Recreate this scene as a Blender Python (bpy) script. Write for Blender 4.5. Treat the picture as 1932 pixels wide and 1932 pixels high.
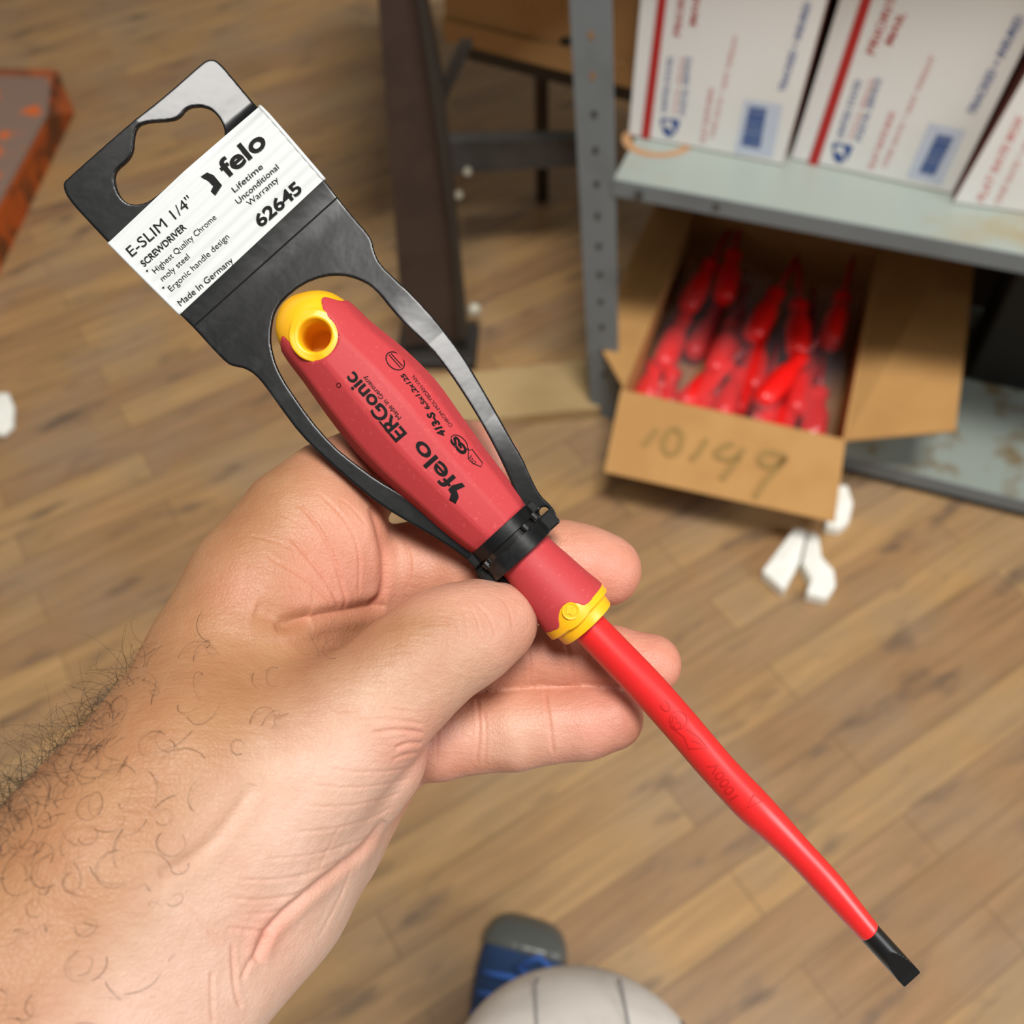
import bpy, bmesh, math, random
import numpy as np
from mathutils import Matrix, Vector
from mathutils.geometry import tessellate_polygon
random.seed(7); rng = np.random.default_rng(7)
for o in list(bpy.data.objects): bpy.data.objects.remove(o)
SC = bpy.context.scene; COL = SC.collection

# ------------------------------------------------------------------ camera
F = 1786.0; A = math.radians(38); ROLL = math.radians(-3.0); H = 1.2
CAM = np.array([0, 0, H])
FWD = np.array([0, math.sin(A), -math.cos(A)]); U0 = np.array([0, math.cos(A), math.sin(A)]); R0 = np.array([1., 0, 0])
RT = R0*math.cos(ROLL) + U0*math.sin(ROLL); UP = -R0*math.sin(ROLL) + U0*math.cos(ROLL)
cd = bpy.data.cameras.new('camera'); cam = bpy.data.objects.new('camera', cd); COL.objects.link(cam)
cam.matrix_world = Matrix(((RT[0], UP[0], -FWD[0], 0), (RT[1], UP[1], -FWD[1], 0), (RT[2], UP[2], -FWD[2], H), (0, 0, 0, 1)))
cd.sensor_width = 36; cd.lens = 36*F/1932; cd.clip_start = 0.02; cd.clip_end = 60
cd.dof.use_dof = True; cd.dof.focus_distance = 0.250; cd.dof.aperture_fstop = cd.lens/2.75
SC.camera = cam
SC.view_settings.view_transform = 'Standard'; SC.view_settings.look = 'None'; SC.view_settings.gamma = 1
SC.view_settings.use_curve_mapping = False; SC.view_settings.exposure = 0.0
# ------------------------------------------------------------------ light
W = bpy.data.worlds.new('workshop_air'); SC.world = W; W.use_nodes = True
W.node_tree.nodes['Background'].inputs[0].default_value = (1.0, 0.97, 0.92, 1)
W.node_tree.nodes['Background'].inputs[1].default_value = 0.10
def area(name, loc, target, sx, sy, power, color):
    l = bpy.data.lights.new(name, 'AREA'); l.shape = 'RECTANGLE'; l.size = sx; l.size_y = sy; l.energy = power; l.color = color
    o = bpy.data.objects.new(name, l); COL.objects.link(o); o.location = loc
    o.rotation_euler = (Vector(target)-Vector(loc)).to_track_quat('-Z', 'Y').to_euler(); return o
area('ceiling_light', (0.3, -0.7, 4.8), (0.3, 0.75, 0.3), 1.4, 0.9, 236, (1, 0.97, 0.93))
area('window_light', (2.9, -1.2, 2.3), (0.3, 0.4, 0.6), 1.4, 1.2, 66, (0.95, 0.98, 1.0))

# ------------------------------------------------------------------ helpers
def ray(x, y): return FWD + RT*(x-966)/F - UP*(y-966)/F
def onz(x, y, z=0.0):
    d = ray(x, y); return CAM + d*((z-H)/d[2])
def onplane(x, y, p0, n):
    d = ray(x, y); return CAM + d*(((p0-CAM)@n)/(d@n))
PP = 0.253/F                                     # metres per plane pixel at the tool's distance
def hold(X, Y, z):                               # metric frame around the hand-held tool: X right, Y down (plane px), z mm toward viewer
    X = np.asarray(X, float); Y = np.asarray(Y, float); z = np.asarray(z, float)
    return CAM + np.multiply.outer((X-966)*PP, RT) - np.multiply.outer((Y-966)*PP, UP) + np.multiply.outer(0.253-z/1000, FWD)
def LZ(x, y, z):                                 # sight-line pixel -> plane px at height z
    k = 1-z/253.0; return 966+(x-966)*k, 966+(y-966)*k

def tag(o, label=None, cat=None, group=None, kind=None):
    if label: o['label'] = label
    if cat: o['category'] = cat
    if group: o['group'] = group
    if kind: o['kind'] = kind
    return o
def thing(name, loc, label, cat, group=None, rz=0):
    o = bpy.data.objects.new(name, None); COL.objects.link(o); o.location = [float(v) for v in loc]; o.rotation_euler = (0, 0, rz)
    o.empty_display_size = 0.02
    return tag(o, label, cat, group)
def root_loc(p):
    t = np.zeros(3)
    while p is not None: t = t + np.array(p.location); p = p.parent
    return t
def mesh(name, verts, faces, mat, parent=None, smooth=False, world=True):
    """verts in world space (world=True) or in the parent's own space"""
    v = np.asarray(verts, float).reshape(-1, 3)
    if world: v = v - root_loc(parent)
    me = bpy.data.meshes.new(name); me.from_pydata(v.tolist(), [], [tuple(int(i) for i in f) for f in faces]); me.update()
    if mat is not None: me.materials.append(mat)
    if smooth: me.polygons.foreach_set('use_smooth', [True]*len(me.polygons))
    o = bpy.data.objects.new(name, me); COL.objects.link(o)
    if parent is not None: o.parent = parent
    return o
def fixn(o):
    bm = bmesh.new(); bm.from_mesh(o.data); bmesh.ops.recalc_face_normals(bm, faces=bm.faces); bm.to_mesh(o.data); bm.free(); return o
def bev(o, w, seg=2, ang=0.5):
    m = o.modifiers.new('bevel', 'BEVEL'); m.width = w; m.segments = seg; m.limit_method = 'ANGLE'; m.angle_limit = ang; return o
class MB:
    def __init__(s): s.v = []; s.f = []
    def add(s, v, f):
        b = len(s.v); s.v += [tuple(float(c) for c in p) for p in v]; s.f += [tuple(i+b for i in q) for q in f]; return s
    def hexa(s, p):      # 8 points: bottom 4 (loop), top 4 (loop)
        return s.add(p, [(3,2,1,0),(4,5,6,7),(0,1,5,4),(1,2,6,5),(2,3,7,6),(3,0,4,7)])
    def box(s, c, sz, rz=0.0):
        x, y, z = [v/2 for v in sz]; cc, ss = math.cos(rz), math.sin(rz)
        P = [(-x,-y,-z),(x,-y,-z),(x,y,-z),(-x,y,-z),(-x,-y,z),(x,-y,z),(x,y,z),(-x,y,z)]
        return s.hexa([(c[0]+a*cc-b*ss, c[1]+a*ss+b*cc, c[2]+d) for a, b, d in P])
    def tube(s, pts, r, n=10, cap=True):
        pts = [np.array(p, float) for p in pts]; R = r if hasattr(r, '__len__') else [r]*len(pts); rings = []
        up = np.array([0.13, 0.31, 0.94])
        for i, p in enumerate(pts):
            d = pts[min(i+1, len(pts)-1)]-pts[max(i-1, 0)]; d = d/(np.linalg.norm(d)+1e-12)
            a = np.cross(d, up); a /= np.linalg.norm(a)+1e-12; b = np.cross(d, a); up = np.cross(a, d) if abs(np.dot(d, up)) < .99 else up
            rings.append([p+R[i]*(a*math.cos(2*math.pi*k/n)+b*math.sin(2*math.pi*k/n)) for k in range(n)])
        v = [q for g in rings for q in g]; f = []
        for i in range(len(pts)-1):
            for k in range(n): f.append((i*n+k, i*n+(k+1) % n, (i+1)*n+(k+1) % n, (i+1)*n+k))
        if cap: f += [tuple(range(n-1, -1, -1)), tuple((len(pts)-1)*n+k for k in range(n))]
        return s.add(v, f)
    def build(s, name, mat, parent=None, smooth=False, world=True): return fixn(mesh(name, s.v, s.f, mat, parent, smooth, world))

# ---- materials
def mat(name, col, rough=0.5, metal=0.0, spec=0.5, **k):
    m = bpy.data.materials.new(name); m.use_nodes = True; b = m.node_tree.nodes['Principled BSDF']
    b.inputs['Base Color'].default_value = (*col, 1); b.inputs['Roughness'].default_value = rough; b.inputs['Metallic'].default_value = metal
    b.inputs['Specular IOR Level'].default_value = spec
    for a, v in k.items(): b.inputs[a.replace('_', ' ')].default_value = v
    return m
def N(m, t, **k):
    n = m.node_tree.nodes.new(t)
    for a, v in k.items():
        if hasattr(n, a): setattr(n, a, v)
        else: n.inputs[a.replace('_', ' ')].default_value = v
    return n
def L(m, a, b): m.node_tree.links.new(a, b)
def srgb(r, g, b): return tuple(((c/255+0.055)/1.055)**2.4 if c/255 > 0.04045 else c/255/12.92 for c in (r, g, b))
def noisy(m, scale, amt, col2, detail=4, lo=0.45, hi=0.6, bump=0.0, bscale=None, coord='Object', bdist=0.001):
    """mix second colour by noise, add bump"""
    b = m.node_tree.nodes['Principled BSDF']; tc = N(m, 'ShaderNodeTexCoord')
    nz = N(m, 'ShaderNodeTexNoise', Scale=scale, Detail=detail); L(m, tc.outputs[coord], nz.inputs['Vector'])
    mr = N(m, 'ShaderNodeMapRange'); mr.inputs['From Min'].default_value = lo; mr.inputs['From Max'].default_value = hi; mr.inputs['To Max'].default_value = amt
    L(m, nz.outputs['Fac'], mr.inputs['Value'])
    mx = N(m, 'ShaderNodeMix', data_type='RGBA'); mx.inputs['A'].default_value = b.inputs['Base Color'].default_value; mx.inputs['B'].default_value = (*col2, 1)
    L(m, mr.outputs['Result'], mx.inputs['Factor']); L(m, mx.outputs['Result'], b.inputs['Base Color'])
    if bump:
        n2 = N(m, 'ShaderNodeTexNoise', Scale=bscale or scale*4, Detail=3); L(m, tc.outputs[coord], n2.inputs['Vector'])
        bp = N(m, 'ShaderNodeBump', Strength=bump, Distance=bdist); L(m, n2.outputs['Fac'], bp.inputs['Height']); L(m, bp.outputs['Normal'], b.inputs['Normal'])
    return m
M = {}
M['red_grip'] = noisy(mat('red_grip', srgb(178, 56, 60), 0.6, spec=0.35), 900, 0.35, srgb(205, 95, 95), lo=.62, hi=.7, bump=.15, bscale=2500, bdist=.0001)
M['yellow'] = mat('yellow_plastic', srgb(240, 176, 22), 0.36, Subsurface_Weight=0.1, Subsurface_Radius=(.003, .002, .001), Subsurface_Scale=1.0)
M['red_sleeve'] = noisy(mat('red_sleeve', srgb(208, 34, 34), 0.34, spec=0.6), 300, .2, srgb(215, 40, 38), bump=.05, bscale=1500, bdist=.0001)
M['emboss_shade'] = mat('emboss_shade', srgb(178, 26, 26), 0.4)  # darker red painted in for the shadow lines of the embossing
M['black_steel'] = mat('black_steel', srgb(38, 38, 38), 0.35, metal=0.6)
M['ink'] = mat('ink', srgb(12, 11, 11), 0.7, spec=0.2)
M['black_plastic'] = noisy(mat('black_plastic', srgb(15, 16, 17), 0.31, spec=0.34), 160, .3, srgb(58, 60, 61), detail=8, lo=.55, hi=.72, bump=.25, bscale=90, bdist=.0006)
M['black_gloss'] = mat('black_gloss', srgb(24, 24, 23), 0.2, spec=0.6)
M['sticker'] = mat('sticker_paper', srgb(192, 195, 194), 0.6)
M['cardboard'] = noisy(mat('cardboard', srgb(182, 138, 84), 0.8, spec=0.2), 14, .5, srgb(168, 124, 74), lo=.4, hi=.6, bump=.1, bscale=120)
M['cardboard2'] = noisy(mat('cardboard_dark', srgb(184, 146, 98), 0.8, spec=0.2), 9, .5, srgb(170, 130, 84), lo=.4, hi=.6)
M['marker'] = mat('faded_marker', srgb(150, 116, 60), 0.8)
M['white_card'] = noisy(mat('white_card', srgb(226, 225, 222), 0.6), 6, .4, srgb(214, 212, 205))
M['shaded_side'] = mat('shaded_side', srgb(120, 60, 48), 0.8)  # white box sides painted brownish red for the shade in the gaps
M['print_red'] = mat('print_red', srgb(176, 36, 34), 0.6)
M['print_pink'] = mat('print_pale_red', srgb(212, 140, 138), 0.6)
M['print_blue'] = mat('print_blue', srgb(96, 112, 158), 0.6)
M['print_navy'] = mat('print_navy', srgb(52, 84, 144), 0.6)
M['print_grey'] = mat('print_grey_blue', srgb(190, 197, 212), 0.6)
M['shelf'] = noisy(mat('shelf_paint', srgb(150, 158, 150), 0.42, spec=0.5), 7, .7, srgb(150, 130, 84), detail=6, lo=.56, hi=.7, bump=.1, bscale=25)
M['shelf_edge'] = noisy(mat('shelf_edge_paint', srgb(112, 120, 124), 0.45, spec=0.5), 12, .4, srgb(92, 98, 100), lo=.5, hi=.65)
M['shelf_low'] = noisy(mat('lower_shelf_paint', srgb(138, 146, 138), 0.45), 13, .9, srgb(108, 84, 40), detail=6, lo=.53, hi=.66, bump=.1, bscale=25)
M['rust_ring'] = mat('rust_ring', srgb(170, 128, 88), 0.7)
M['hole_dark'] = mat('hole_dark', srgb(62, 60, 58), 0.8)
M['hole_rust'] = mat('hole_rust', srgb(140, 108, 76), 0.8)
M['brown_steel'] = noisy(mat('brown_steel', srgb(66, 52, 46), 0.5, metal=.2), 10, .5, srgb(48, 40, 34))
M['grey_steel'] = noisy(mat('grey_steel', srgb(92, 92, 92), 0.45, metal=.3), 10, .5, srgb(60, 60, 60))
M['dark_steel'] = mat('dark_steel', srgb(44, 40, 36), 0.5)
M['pale_steel'] = mat('pale_steel', srgb(205, 200, 180), 0.35)
M['orange_paint'] = noisy(mat('orange_paint', srgb(190, 86, 22), 0.5), 16, .9, srgb(96, 52, 22), detail=5, lo=.46, hi=.6, bump=.2, bscale=40)
M['rusty_top'] = noisy(mat('rusty_top', srgb(130, 106, 92), 0.6), 12, 1.0, srgb(204, 96, 34), detail=3, lo=.55, hi=.62)
M['white_foam'] = noisy(mat('white_foam', srgb(236, 236, 228), 0.8), 60, .3, srgb(220, 220, 205), bump=.3, bscale=150)
M['black_tote'] = mat('black_tote', srgb(20, 20, 18), 0.6)
M['pine'] = noisy(mat('pale_wood', srgb(176, 150, 106), 0.6), 12, .5, srgb(158, 130, 86), lo=.4, hi=.6)
M['toy_red'] = mat('driver_red', srgb(238, 22, 18), 0.35)
M['toy_dark'] = mat('driver_shaft_red', srgb(170, 12, 16), 0.35)
M['shoe_blue'] = noisy(mat('shoe_blue', srgb(28, 58, 98), 0.75), 90, .4, srgb(22, 48, 84), bump=.2, bscale=500)
M['shoe_dark'] = mat('shoe_dark_rubber', srgb(52, 50, 44), 0.6)
M['shoe_toe'] = mat('shoe_toe_cap', srgb(84, 86, 82), 0.3)
M['lace'] = mat('lace_blue', srgb(50, 96, 176), 0.7)
M['trouser'] = noisy(mat('trouser_cloth', srgb(222, 216, 208), 0.85, spec=.2), 30, .3, srgb(184, 176, 168), bump=.2, bscale=900, bdist=.0005)
M['seam'] = mat('seam_thread', srgb(148, 146, 146), 0.8)
M['wall'] = noisy(mat('wall_paint', srgb(186, 180, 168), 0.85), 3, .4, srgb(170, 162, 148))
M['hair'] = mat('hair', srgb(38, 28, 20), 0.5)

def film():
    m = bpy.data.materials.new('clear_film'); m.use_nodes = True; nt = m.node_tree; nt.nodes.clear()
    out = N(m, 'ShaderNodeOutputMaterial'); mx = N(m, 'ShaderNodeMixShader'); tr = N(m, 'ShaderNodeBsdfTransparent'); gl = N(m, 'ShaderNodeBsdfGlossy', Roughness=0.22)
    df = N(m, 'ShaderNodeBsdfDiffuse'); df.inputs[0].default_value = (.8, .75, .8, 1); m2 = N(m, 'ShaderNodeMixShader'); m2.inputs[0].default_value = .5
    tr.inputs[0].default_value = (.94, .92, .94, 1)
    L(m, gl.outputs[0], m2.inputs[1]); L(m, df.outputs[0], m2.inputs[2])
    mx.inputs[0].default_value = .08; L(m, tr.outputs[0], mx.inputs[1]); L(m, m2.outputs[0], mx.inputs[2])
    tc = N(m, 'ShaderNodeTexCoord'); nz = N(m, 'ShaderNodeTexNoise', Scale=40.0, Detail=4.0); L(m, tc.outputs['Object'], nz.inputs['Vector'])
    bp = N(m, 'ShaderNodeBump', Strength=.8, Distance=.01); L(m, nz.outputs['Fac'], bp.inputs['Height']); L(m, bp.outputs['Normal'], gl.inputs['Normal'])
    L(m, mx.outputs[0], out.inputs[0]); return m
M['film'] = film()

def floor_mat():
    m = mat('old_hardwood', (.3, .2, .12), 0.5, spec=.35); b = m.node_tree.nodes['Principled BSDF']
    d = onz(1690, 1370)-onz(1460, 1510); ang = math.atan2(d[1], d[0])
    tc = N(m, 'ShaderNodeTexCoord'); mp = N(m, 'ShaderNodeMapping', vector_type='POINT'); mp.inputs['Rotation'].default_value = (0, 0, -ang-.05)
    L(m, tc.outputs['Object'], mp.inputs['Vector'])
    br = N(m, 'ShaderNodeTexBrick', offset=.37, squash=1.0); br.inputs['Scale'].default_value = 1; br.inputs['Brick Width'].default_value = .62; br.inputs['Row Height'].default_value = .064
    br.inputs['Mortar Size'].default_value = .0011; br.inputs['Mortar Smooth'].default_value = .4; br.inputs['Bias'].default_value = 0
    br.inputs['Color1'].default_value = (0, 0, 0, 1); br.inputs['Color2'].default_value = (1, 1, 1, 1); br.inputs['Mortar'].default_value = (.5, .5, .5, 1)
    L(m, mp.outputs[0], br.inputs['Vector'])
    rp = N(m, 'ShaderNodeValToRGB'); cr = rp.color_ramp; cr.elements[0].color = (*srgb(146, 112, 78), 1); cr.elements[1].color = (*srgb(168, 133, 90), 1)
    e = cr.elements.new(.35); e.color = (*srgb(156, 121, 82), 1); e = cr.elements.new(.7); e.color = (*srgb(168, 132, 86), 1)
    L(m, br.outputs['Color'], rp.inputs[0])
    # grain, stretched along the boards
    m2 = N(m, 'ShaderNodeMapping'); m2.inputs['Scale'].default_value = (5, 60, 1); L(m, mp.outputs[0], m2.inputs['Vector'])
    g = N(m, 'ShaderNodeTexNoise', Scale=1.0, Detail=6.0, Roughness=.6); L(m, m2.outputs[0], g.inputs['Vector'])
    gr = N(m, 'ShaderNodeMapRange'); gr.inputs['From Min'].default_value = .3; gr.inputs['From Max'].default_value = .7; gr.inputs['To Min'].default_value = .74; gr.inputs['To Max'].default_value = 1.14; L(m, g.outputs['Fac'], gr.inputs['Value'])
    mg = N(m, 'ShaderNodeMix', data_type='RGBA', blend_type='MULTIPLY'); mg.inputs['Factor'].default_value = 1
    L(m, rp.outputs[0], mg.inputs['A']); L(m, gr.outputs[0], mg.inputs['B'])
    # broad wear patches: greyish and golden
    w = N(m, 'ShaderNodeTexNoise', Scale=5.0, Detail=3.0); L(m, mp.outputs[0], w.inputs['Vector'])
    wr = N(m, 'ShaderNodeMapRange'); wr.inputs['From Min'].default_value = .42; wr.inputs['From Max'].default_value = .66; wr.inputs['To Max'].default_value = .42; L(m, w.outputs['Fac'], wr.inputs['Value'])
    mw = N(m, 'ShaderNodeMix', data_type='RGBA'); mw.inputs['B'].default_value = (*srgb(140, 124, 104), 1); L(m, wr.outputs[0], mw.inputs['Factor']); L(m, mg.outputs['Result'], mw.inputs['A'])
    # dark stains along the grain
    m3 = N(m, 'ShaderNodeMapping'); m3.inputs['Scale'].default_value = (7, 22, 1); L(m, mp.outputs[0], m3.inputs['Vector'])
    s = N(m, 'ShaderNodeTexNoise', Scale=1.0, Detail=3.0, Roughness=.5); L(m, m3.outputs[0], s.inputs['Vector'])
    sr = N(m, 'ShaderNodeMapRange'); sr.inputs['From Min'].default_value = .58; sr.inputs['From Max'].default_value = .72; sr.inputs['To Max'].default_value = .75; L(m, s.outputs['Fac'], sr.inputs['Value'])
    ms = N(m, 'ShaderNodeMix', data_type='RGBA'); ms.inputs['B'].default_value = (*srgb(84, 70, 60), 1); L(m, sr.outputs[0], ms.inputs['Factor']); L(m, mw.outputs['Result'], ms.inputs['A'])
    # seams
    mm = N(m, 'ShaderNodeMix', data_type='RGBA'); mm.inputs['B'].default_value = (*srgb(92, 70, 50), 1)
    sf = N(m, 'ShaderNodeMath', operation='MULTIPLY'); sf.inputs[1].default_value = .7; L(m, br.outputs['Fac'], sf.inputs[0])
    L(m, sf.outputs[0], mm.inputs['Factor']); L(m, ms.outputs['Result'], mm.inputs['A']); L(m, mm.outputs['Result'], b.inputs['Base Color'])
    bp = N(m, 'ShaderNodeBump', Strength=.25, Distance=.002); L(m, g.outputs['Fac'], bp.inputs['Height']); L(m, bp.outputs['Normal'], b.inputs['Normal'])
    return m
M['floor'] = floor_mat()

def skin_mat():
    m = mat('skin', (.7, .45, .35), 0.47, spec=.4, Subsurface_Weight=.12, Subsurface_Scale=1.0, Subsurface_Radius=(.0035, .0014, .0008)); b = m.node_tree.nodes['Principled BSDF']
    at = N(m, 'ShaderNodeAttribute'); at.attribute_name = 'tone'
    tc = N(m, 'ShaderNodeTexCoord')
    n1 = N(m, 'ShaderNodeTexNoise', Scale=70.0, Detail=6.0, Roughness=.62); L(m, tc.outputs['Object'], n1.inputs['Vector'])
    mr = N(m, 'ShaderNodeMapRange'); mr.inputs['From Min'].default_value = .35; mr.inputs['From Max'].default_value = .65; mr.inputs['To Min'].default_value = 0; mr.inputs['To Max'].default_value = .5; L(m, n1.outputs['Fac'], mr.inputs['Value'])
    mx = N(m, 'ShaderNodeMix', data_type='RGBA', blend_type='MULTIPLY'); mx.inputs['B'].default_value = (.84, .66, .58, 1)
    L(m, mr.outputs[0], mx.inputs['Factor']); L(m, at.outputs['Color'], mx.inputs['A']); L(m, mx.outputs['Result'], b.inputs['Base Color'])
    v = N(m, 'ShaderNodeTexVoronoi', Scale=850.0, feature='DISTANCE_TO_EDGE'); L(m, tc.outputs['Object'], v.inputs['Vector'])
    vr = N(m, 'ShaderNodeMapRange'); vr.inputs['From Max'].default_value = .18; L(m, v.outputs['Distance'], vr.inputs['Value'])
    n2 = N(m, 'ShaderNodeTexNoise', Scale=420.0, Detail=6.0, Roughness=.65); L(m, tc.outputs['Object'], n2.inputs['Vector'])
    n3 = N(m, 'ShaderNodeTexNoise', Scale=110.0, Detail=4.0, Roughness=.6); L(m, tc.outputs['Object'], n3.inputs['Vector'])
    mp = N(m, 'ShaderNodeMapping'); mp.inputs['Rotation'].default_value = (.5, .3, .75); mp.inputs['Scale'].default_value = (160, 900, 400); L(m, tc.outputs['Object'], mp.inputs['Vector'])
    n4 = N(m, 'ShaderNodeTexNoise', Scale=1.0, Detail=4.0, Roughness=.6); L(m, mp.outputs[0], n4.inputs['Vector'])
    b0 = N(m, 'ShaderNodeBump', Strength=.35, Distance=.0012); L(m, n3.outputs['Fac'], b0.inputs['Height'])
    b1 = N(m, 'ShaderNodeBump', Strength=.4, Distance=.0005); L(m, n2.outputs['Fac'], b1.inputs['Height']); L(m, b0.outputs['Normal'], b1.inputs['Normal'])
    b3 = N(m, 'ShaderNodeBump', Strength=.4, Distance=.0004); L(m, n4.outputs['Fac'], b3.inputs['Height']); L(m, b1.outputs['Normal'], b3.inputs['Normal'])
    b2 = N(m, 'ShaderNodeBump', Strength=.35, Distance=.00012); L(m, vr.outputs[0], b2.inputs['Height']); L(m, b3.outputs['Normal'], b2.inputs['Normal'])
    L(m, b2.outputs['Normal'], b.inputs['Normal']); return m
M['skin'] = skin_mat()

# ---- text and flat print
def text_mesh(body, size=1.0, bold=0.0, align='LEFT', shear=0.0, squeeze=1.0):
    """returns (verts Nx2, tris) with baseline at y=0, starting at x=0, cap height = size"""
    cu = bpy.data.curves.new('t', 'FONT'); cu.body = body; cu.size = 1; cu.offset = bold; cu.resolution_u = 4; cu.shear = shear; cu.align_x = align; cu.fill_mode = 'FRONT'
    o = bpy.data.objects.new('t', cu); COL.objects.link(o); dg = bpy.context.evaluated_depsgraph_get(); dg.update()
    me = bpy.data.meshes.new_from_object(o.evaluated_get(dg)); bm = bmesh.new(); bm.from_mesh(me)
    bmesh.ops.triangulate(bm, faces=bm.faces)
    v = np.array([x.co[:2] for x in bm.verts]); f = [tuple(q.index for q in p.verts) for p in bm.faces]
    bm.free(); bpy.data.objects.remove(o); bpy.data.curves.remove(cu); bpy.data.meshes.remove(me)
    return v*[size/0.70*squeeze, size/0.70], f
def subdiv_flat(v, f, maxlen):
    bm = bmesh.new(); vs = [bm.verts.new((p[0], p[1], 0)) for p in v]
    for t in f:
        try: bm.faces.new([vs[i] for i in t])
        except ValueError: pass
    for _ in range(5):
        es = [e for e in bm.edges if e.calc_length() > maxlen]
        if not es: break
        bmesh.ops.subdivide_edges(bm, edges=es, cuts=1); bmesh.ops.triangulate(bm, faces=[q for q in bm.faces if len(q.verts) > 3])
    bm.verts.index_update(); V = np.array([x.co[:2] for x in bm.verts]); Fc = [tuple(q.index for q in p.verts) for p in bm.faces]; bm.free(); return V, Fc
def poly2d(pts, holes=()):
    loops = [[Vector((p[0], p[1], 0)) for p in q] for q in (pts, *holes)]
    return np.array([p for q in (pts, *holes) for p in q], float), [tuple(t) for t in tessellate_polygon(loops)]
def circ(cx, cy, rx, ry=None, n=28, a0=0): ry = ry or rx; return [(cx+rx*math.cos(a0+2*math.pi*k/n), cy+ry*math.sin(a0+2*math.pi*k/n)) for k in range(n)]
def stroke(pts, w, closed=False):
    """flat ribbon along a polyline -> verts, faces"""
    p = np.array(pts, float); n = len(p); d = (np.roll(p, -1, 0)-np.roll(p, 1, 0)) if closed else np.gradient(p, axis=0)
    d /= np.linalg.norm(d, axis=1)[:, None]+1e-9; q = np.stack([-d[:, 1], d[:, 0]], 1)*w/2
    v = np.concatenate([p-q, p+q]); f = [(i, (i+1) % n, n+(i+1) % n, n+i) for i in range(n if closed else n-1)]
    return v, f

# ---- signed distance meshing (surface nets)
def surface_nets(D, org, h):
    S = D < 0; nx, ny, nz = D.shape
    c = [S[i:nx-1+i, j:ny-1+j, k:nz-1+k] for i in (0, 1) for j in (0, 1) for k in (0, 1)]
    sm = sum(x.astype(np.int8) for x in c); act = (sm > 0) & (sm < 8); idx = np.argwhere(act); nid = -np.ones(act.shape, np.int64); nid[act] = np.arange(len(idx))
    acc = np.zeros((len(idx), 3)); cnt = np.zeros(len(idx)); I = idx.T
    offs = [(i, j, k) for i in (0, 1) for j in (0, 1) for k in (0, 1)]
    for a in offs:
        for ax in range(3):
            if a[ax]: continue
            b = list(a); b[ax] = 1
            da = D[I[0]+a[0], I[1]+a[1], I[2]+a[2]]; db = D[I[0]+b[0], I[1]+b[1], I[2]+b[2]]; mk = (da < 0) != (db < 0)
            t = np.where(mk, da/np.where(mk, da-db, 1), 0); p = np.tile(np.array(a, float), (len(idx), 1)); p[:, ax] = t
            acc[mk] += p[mk]; cnt[mk] += 1
    V = (idx+acc/cnt[:, None])*h+np.array(org); Fs = []
    for ax in range(3):
        o1, o2 = [q for q in range(3) if q != ax]
        s0 = [slice(1, -1)]*3; s0[ax] = slice(0, -1); s1 = list(s0); s1[ax] = slice(1, None)
        a = S[tuple(s0)]; b = S[tuple(s1)]; e = np.argwhere(a != b); fl = a[a != b]
        base = e.copy(); base[:, o1] += 1; base[:, o2] += 1
        def g(d1, d2):
            q = base.copy(); q[:, o1] -= d1; q[:, o2] -= d2; return nid[q[:, 0], q[:, 1], q[:, 2]]
        q = np.stack([g(1, 1), g(0, 1), g(0, 0), g(1, 0)], 1)
        if ax == 1: fl = ~fl
        q[~fl] = q[~fl][:, ::-1]; Fs.append(q)
    Fq = np.concatenate(Fs); return V, Fq[(Fq >= 0).all(1)]
def relax(V, Fq, it=1, lam=.5):
    E = np.concatenate([Fq[:, [i, (i+1) % 4]] for i in range(4)]); n = len(V)
    for _ in range(it):
        for l in (lam, -lam*1.04):
            s = np.zeros_like(V); c = np.zeros(n)
            for k in range(3): s[:, k] = np.bincount(E[:, 0], V[E[:, 1], k], n)+np.bincount(E[:, 1], V[E[:, 0], k], n)
            c = np.bincount(E[:, 0], minlength=n)+np.bincount(E[:, 1], minlength=n)
            V = V+l*(s/np.maximum(c, 1)[:, None]-V)
    return V
def quad_sub(V, Fq):
    E = np.concatenate([Fq[:, [i, (i+1) % 4]] for i in range(4)]); Es = np.sort(E, 1); key = Es[:, 0]*len(V)+Es[:, 1]
    u, inv = np.unique(key, return_inverse=True); ev = np.stack([u//len(V), u % len(V)], 1); nv = len(V); m = len(Fq)
    eid = inv.reshape(4, m).T+nv; fid = np.arange(m)+nv+len(u)
    V2 = np.concatenate([V, V[ev].mean(1), V[Fq].mean(1)])
    F2 = np.concatenate([np.stack([Fq[:, i], eid[:, i], fid, eid[:, (i-1) % 4]], 1) for i in range(4)]); return V2, F2
def np_mesh(name, V, Fq, material, parent=None, smooth=True):
    me = bpy.data.meshes.new(name); V = np.asarray(V, np.float64)
    V = V-root_loc(parent)
    Fq = np.asarray(Fq); k = Fq.shape[1]
    me.vertices.add(len(V)); me.vertices.foreach_set('co', V.astype(np.float32).ravel())
    me.loops.add(Fq.size); me.loops.foreach_set('vertex_index', Fq.astype(np.int32).ravel())
    me.polygons.add(len(Fq)); me.polygons.foreach_set('loop_start', np.arange(0, Fq.size, k, dtype=np.int32))
    try: me.polygons.foreach_set('loop_total', np.full(len(Fq), k, dtype=np.int32))
    except Exception: pass
    me.update(calc_edges=True); me.validate(); me.materials.append(material)
    if smooth: me.polygons.foreach_set('use_smooth', np.ones(len(me.polygons), bool))
    o = bpy.data.objects.new(name, me); COL.objects.link(o)
    if parent is not None: o.parent = parent
    return o
def smin(a, b, k):
    h = np.clip(.5+.5*(b-a)/k, 0, 1); return b*(1-h)+a*h-k*h*(1-h)
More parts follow.
